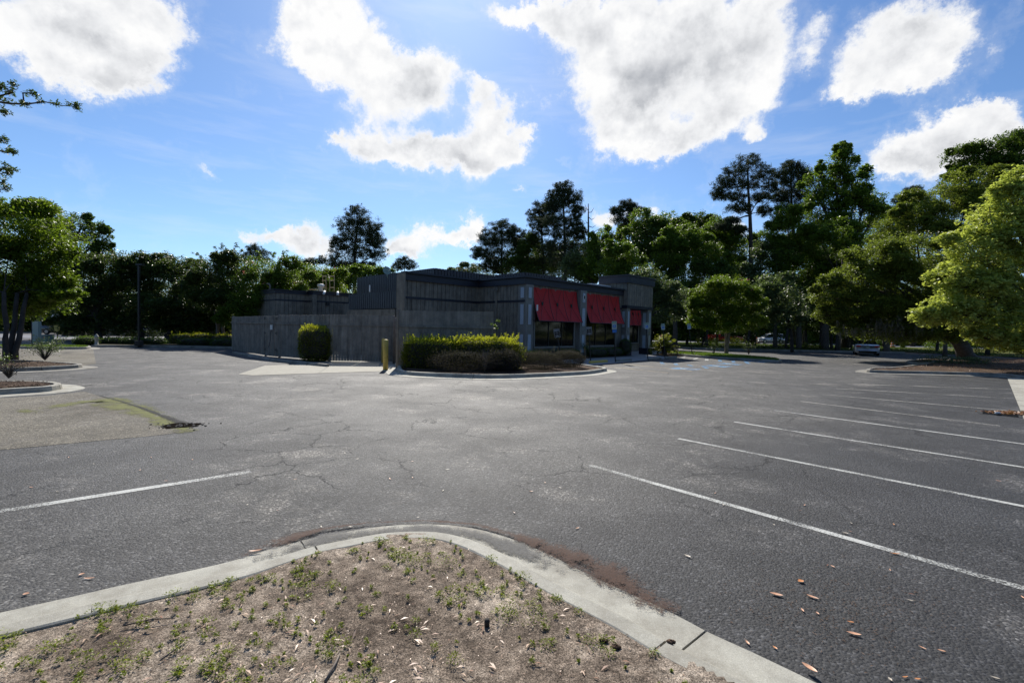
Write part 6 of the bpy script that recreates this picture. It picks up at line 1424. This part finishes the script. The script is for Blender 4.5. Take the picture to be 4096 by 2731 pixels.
# storm grate with leaves
sg = G(4000, 1655); gt = thing('storm_grate', 'dark storm drain grate half buried in leaves by the right gutter', 'drain', sg); gm = MB()
for k in range(7): q = sg+gd*(k-3)*.11; gm.box((q.x, q.y, .012), (.6, .04, .012), math.atan2(gs.y, gs.x))
gm.build('grate_bars', M['black'], gt); MB().box((sg.x, sg.y, .004), (.7, .8, .006), math.atan2(gs.y, gs.x)).build('frame', M['rubber'], gt)
cc = np.array(G(4060, 1655)); lv = cc+R.normal(size=(700, 3))*np.array([.26, .1, 0]); lv[:, 2] = .02+R.random(700)*.03
tag(qmesh('leaf_pile', leaves(lv, .08, .4, .6), LM['leafor'], R.random(700)), 'heap of orange brown leaves on the storm grate', 'leaf pile', None, 'stuff')
bo_ = G(3992, 1652, .05); tag(MB().tube([bo_+Vector((-.07, 0, 0)), bo_+Vector((-.05, 0, 0)), bo_+Vector((.05, .02, 0)), bo_+Vector((.08, .025, 0)), bo_+Vector((.1, .03, 0))], [.008, .028, .028, .011, .011], 10).build('plastic_bottle', M['panel'], None, True), 'crumpled clear bottle lying by the leaf heap', 'bottle')

# ---------------------------------------------------------------- sky
w = bpy.data.worlds.new('World'); sc.world = w; w.use_nodes = True; nt = w.node_tree; nt.nodes.clear()
SKYK = .065
sky = nd(nt, 'ShaderNodeTexSky', sky_type='NISHITA', sun_disc=False, sun_elevation=SUN_EL, sun_rotation=SUN_AZ, altitude=0, air_density=1.0, dust_density=.35, ozone_density=2.2)
tc = nd(nt, 'ShaderNodeTexCoord').outputs['Generated']; sx_ = nd(nt, 'ShaderNodeSeparateXYZ'); nt.links.new(tc, sx_.inputs[0])
az = mth(nt, 'ARCTAN2', sx_.outputs[0], sx_.outputs[1]); el = mth(nt, 'ARCSINE', sx_.outputs[2])
wn = nd(nt, 'ShaderNodeTexNoise', i_Scale=7.0, i_Detail=9, i_Roughness=.7); nt.links.new(tc, wn.inputs['Vector'])
wsub = nd(nt, 'ShaderNodeVectorMath', operation='SUBTRACT'); nt.links.new(wn.outputs['Color'], wsub.inputs[0]); wsub.inputs[1].default_value = (.5, .5, .5)
wsc = nd(nt, 'ShaderNodeVectorMath', operation='SCALE', i_3=.15); nt.links.new(wsub.outputs[0], wsc.inputs[0])
cmb = nd(nt, 'ShaderNodeCombineXYZ'); nt.links.new(az, cmb.inputs[0]); nt.links.new(el, cmb.inputs[1])
wad = nd(nt, 'ShaderNodeVectorMath', operation='ADD'); nt.links.new(cmb.outputs[0], wad.inputs[0]); nt.links.new(wsc.outputs[0], wad.inputs[1])
flat2 = nd(nt, 'ShaderNodeVectorMath', operation='MULTIPLY'); nt.links.new(wad.outputs[0], flat2.inputs[0]); flat2.inputs[1].default_value = (1, 1, 0)
vec = flat2.outputs[0]
def ae(u, v): d = ray(u, v); return math.atan2(d.x, d.y), math.asin(d.normalized().z)
def blobs(L):
    acc = None
    for b in L:
        u, v, ru, rv = b[:4]; wt = b[4] if len(b) > 4 else 1.0
        a0, e0 = ae(u, v); ra = max(.01, abs(ae(u+ru, v)[0]-ae(u-ru, v)[0])/2); re = max(.008, abs(ae(u, v-rv)[1]-ae(u, v+rv)[1])/2)
        s_ = nd(nt, 'ShaderNodeVectorMath', operation='SUBTRACT'); nt.links.new(vec, s_.inputs[0]); s_.inputs[1].default_value = (a0, e0, 0)
        m_ = nd(nt, 'ShaderNodeVectorMath', operation='MULTIPLY'); nt.links.new(s_.outputs[0], m_.inputs[0]); m_.inputs[1].default_value = (1/ra, 1/re, 0)
        d_ = nd(nt, 'ShaderNodeVectorMath', operation='DOT_PRODUCT'); nt.links.new(m_.outputs[0], d_.inputs[0]); nt.links.new(m_.outputs[0], d_.inputs[1])
        e_ = mth(nt, 'EXPONENT', mth(nt, 'MULTIPLY', d_.outputs['Value'], -.88)); acc = mth(nt, 'MULTIPLY', e_, wt) if acc is None else mth(nt, 'MULTIPLY_ADD', e_, wt, acc)
    return acc
CL = [(150, 60, 330, 190), (420, 40, 240, 200), (420, 250, 190, 90), (150, 200, 230, 90), (590, 120, 120, 130), (730, 50, 60, 70, .6),
      (1220, 60, 110, 120), (1350, 80, 130, 150), (1260, 190, 120, 100), (1370, 280, 130, 110), (1490, 230, 110, 110), (1640, 260, 120, 90), (1730, 330, 90, 100), (1590, 420, 120, 110), (1480, 570, 110, 70), (1640, 620, 180, 70), (1830, 640, 170, 70), (1960, 580, 120, 90), (1960, 450, 110, 90), (1930, 360, 60, 40), (2040, 530, 60, 90),
      (2200, 45, 170, 75), (2080, 35, 100, 60), (2300, 70, 110, 80), (2420, 280, 150, 220), (2600, 120, 270, 200), (2900, 110, 210, 180), (2700, 350, 330, 180), (2480, 540, 140, 90), (2950, 450, 150, 90, .9), (2920, 300, 190, 160), (2700, 560, 110, 60), (2560, 620, 80, 50), (3010, 560, 60, 35, .8),
      (2240, 650, 45, 28, .8), (2118, 500, 22, 28, .8), (2040, 755, 32, 14, .7), (1310, 610, 40, 16, .5), (880, 700, 70, 12, .45), (2160, 480, 26, 20, .6), (1355, 545, 28, 24, .6),
      (3560, 100, 150, 120), (3720, 150, 150, 150), (3520, 280, 150, 80), (3390, 370, 90, 50), (3640, 260, 130, 80, .7), (3300, 80, 70, 60, .62), (3260, 220, 50, 50, .5), (3960, 170, 50, 100, .5), (4060, 50, 60, 90, .55),
      (3640, 540, 150, 90), (3850, 470, 180, 90), (3560, 650, 130, 60, .9), (3800, 620, 190, 90), (4040, 520, 120, 110), (3980, 390, 120, 50), (4200, 600, 150, 100),
      (1050, 930, 90, 34), (1130, 925, 60, 40), (1240, 920, 90, 58), (1230, 1000, 90, 40), (935, 925, 55, 12, .6), (1010, 960, 60, 22, .7),
      (1660, 940, 80, 48), (1650, 1000, 70, 34), (1790, 935, 80, 38), (1900, 895, 50, 40), (1590, 990, 60, 30, .7), (1870, 940, 60, 30),
      (2420, 890, 80, 50), (2820, 890, 90, 40), (2970, 900, 80, 60), (2650, 890, 50, 25, .8), (2760, 920, 70, 30)]
GR = [(350, 170, 170, 70, .55), (250, 90, 140, 60, .3), (1650, 330, 70, 85, .75), (1640, 565, 150, 45, .7), (1830, 655, 90, 30, .6), (1480, 620, 60, 25, .3), (2800, 240, 240, 170, .95), (2560, 360, 110, 140, .75), (2600, 540, 130, 40, .5), (3700, 80, 120, 110, .5), (3780, 600, 190, 70, .75), (3620, 600, 90, 40, .5), (1225, 950, 55, 36, .7), (1060, 945, 40, 18, .6), (1660, 1010, 45, 20, .6), (1850, 930, 40, 18, .4), (4050, 540, 90, 40, .3)]
fld = blobs(CL); gry = blobs(GR)
fb = nd(nt, 'ShaderNodeTexNoise', i_Scale=10.0, i_Detail=11, i_Roughness=.66); nt.links.new(tc, fb.inputs['Vector'])
fb2 = nd(nt, 'ShaderNodeTexNoise', i_Scale=3.2, i_Detail=8, i_Roughness=.55); nt.links.new(tc, fb2.inputs['Vector'])
fbv = mth(nt, 'SUBTRACT', fb.outputs['Fac'], .5)
dens = mth(nt, 'ADD', mth(nt, 'MINIMUM', fld, 1.45), mth(nt, 'MULTIPLY', fbv, 2.7))
mk = nd(nt, 'ShaderNodeMapRange', interpolation_type='SMOOTHSTEP', i_1=.34, i_2=1.08); nt.links.new(dens, mk.inputs[0])
# thin high streaks
mp = nd(nt, 'ShaderNodeMapping'); mp.inputs['Scale'].default_value = (1.6, 1.6, 11); mp.inputs['Rotation'].default_value = (0, .25, 0); nt.links.new(tc, mp.inputs[0])
ci = nd(nt, 'ShaderNodeTexNoise', i_Scale=2.6, i_Detail=9, i_Roughness=.6); nt.links.new(mp.outputs[0], ci.inputs['Vector'])
cir = nd(nt, 'ShaderNodeMapRange', i_1=.52, i_2=.85, i_4=.26); nt.links.new(ci.outputs['Fac'], cir.inputs[0])
thin = nd(nt, 'ShaderNodeMapRange', interpolation_type='SMOOTHSTEP', i_1=.1, i_2=.5, i_4=.10); nt.links.new(dens, thin.inputs[0])
mask = mth(nt, 'MAXIMUM', mk.outputs[0], mth(nt, 'MAXIMUM', cir.outputs[0], thin.outputs[0]))
def nz(off):
    v_ = nd(nt, 'ShaderNodeVectorMath', operation='ADD'); nt.links.new(tc, v_.inputs[0]); v_.inputs[1].default_value = off
    n_ = nd(nt, 'ShaderNodeTexNoise', i_Scale=9.0, i_Detail=7, i_Roughness=.55); nt.links.new(v_.outputs[0], n_.inputs['Vector']); return n_.outputs['Fac']
relief = mth(nt, 'MULTIPLY', mth(nt, 'SUBTRACT', nz((-.004, 0, .022)), nz((0, 0, 0))), 3.2)
sh = mth(nt, 'ADD', mth(nt, 'MULTIPLY', gry, .8), mth(nt, 'ADD', mth(nt, 'ADD', mth(nt, 'MULTIPLY', mth(nt, 'SUBTRACT', fb2.outputs['Fac'], .5), 1.2), .16), relief)); core_ = nd(nt, 'ShaderNodeMapRange', i_1=.7, i_2=1.4); nt.links.new(dens, core_.inputs[0])
shade = mth(nt, 'MULTIPLY', mth(nt, 'MULTIPLY', sh, core_.outputs[0]), .72, clamp=True)
CW = 1.28/SKYK
cc_ = ramp(nt, shade, [(0, (1.0, 1.0, 1.0)), (.22, (.88, .89, .91)), (1, (.40, .42, .46))])
cs_ = nd(nt, 'ShaderNodeVectorMath', operation='SCALE', i_3=CW*.55); nt.links.new(cc_, cs_.inputs[0])
skc = mixc(nt, 1.0, sky.outputs[0], (.92, 1.15, 1.42), 'MULTIPLY')
fin = mixc(nt, mask, skc, cs_.outputs[0])
bg = nd(nt, 'ShaderNodeBackground', i_Strength=SKYK); nt.links.new(fin, bg.inputs[0])
wo = nd(nt, 'ShaderNodeOutputWorld'); nt.links.new(bg.outputs[0], wo.inputs[0])

ld = bpy.data.lights.new('Sun', 'SUN'); ld.energy = 4.6; ld.angle = math.radians(.53); ld.color = (1, .95, .87)
lo = bpy.data.objects.new('Sun', ld); COL.objects.link(lo)
sd_ = Vector((math.sin(SUN_AZ)*math.cos(SUN_EL), math.cos(SUN_AZ)*math.cos(SUN_EL), math.sin(SUN_EL)))
lo.rotation_euler = sd_.to_track_quat('Z', 'Y').to_euler()
cam = bpy.data.cameras.new('Camera'); cam.lens = 36*F/4096; cam.sensor_width = 36; cam.clip_end = 2000; cam.clip_start = .05
co = bpy.data.objects.new('Camera', cam); COL.objects.link(co); co.location = (0, 0, HC); co.rotation_euler = CM.to_euler(); sc.camera = co
sc.view_settings.view_transform = 'Standard'; sc.view_settings.look = 'None'; sc.view_settings.gamma = 1; sc.view_settings.exposure = .5
sc.cycles.max_bounces = 6; sc.cycles.transparent_max_bounces = 8; sc.cycles.diffuse_bounces = 3; sc.cycles.glossy_bounces = 2; sc.cycles.transmission_bounces = 3
sc.cycles.sample_clamp_indirect = 4
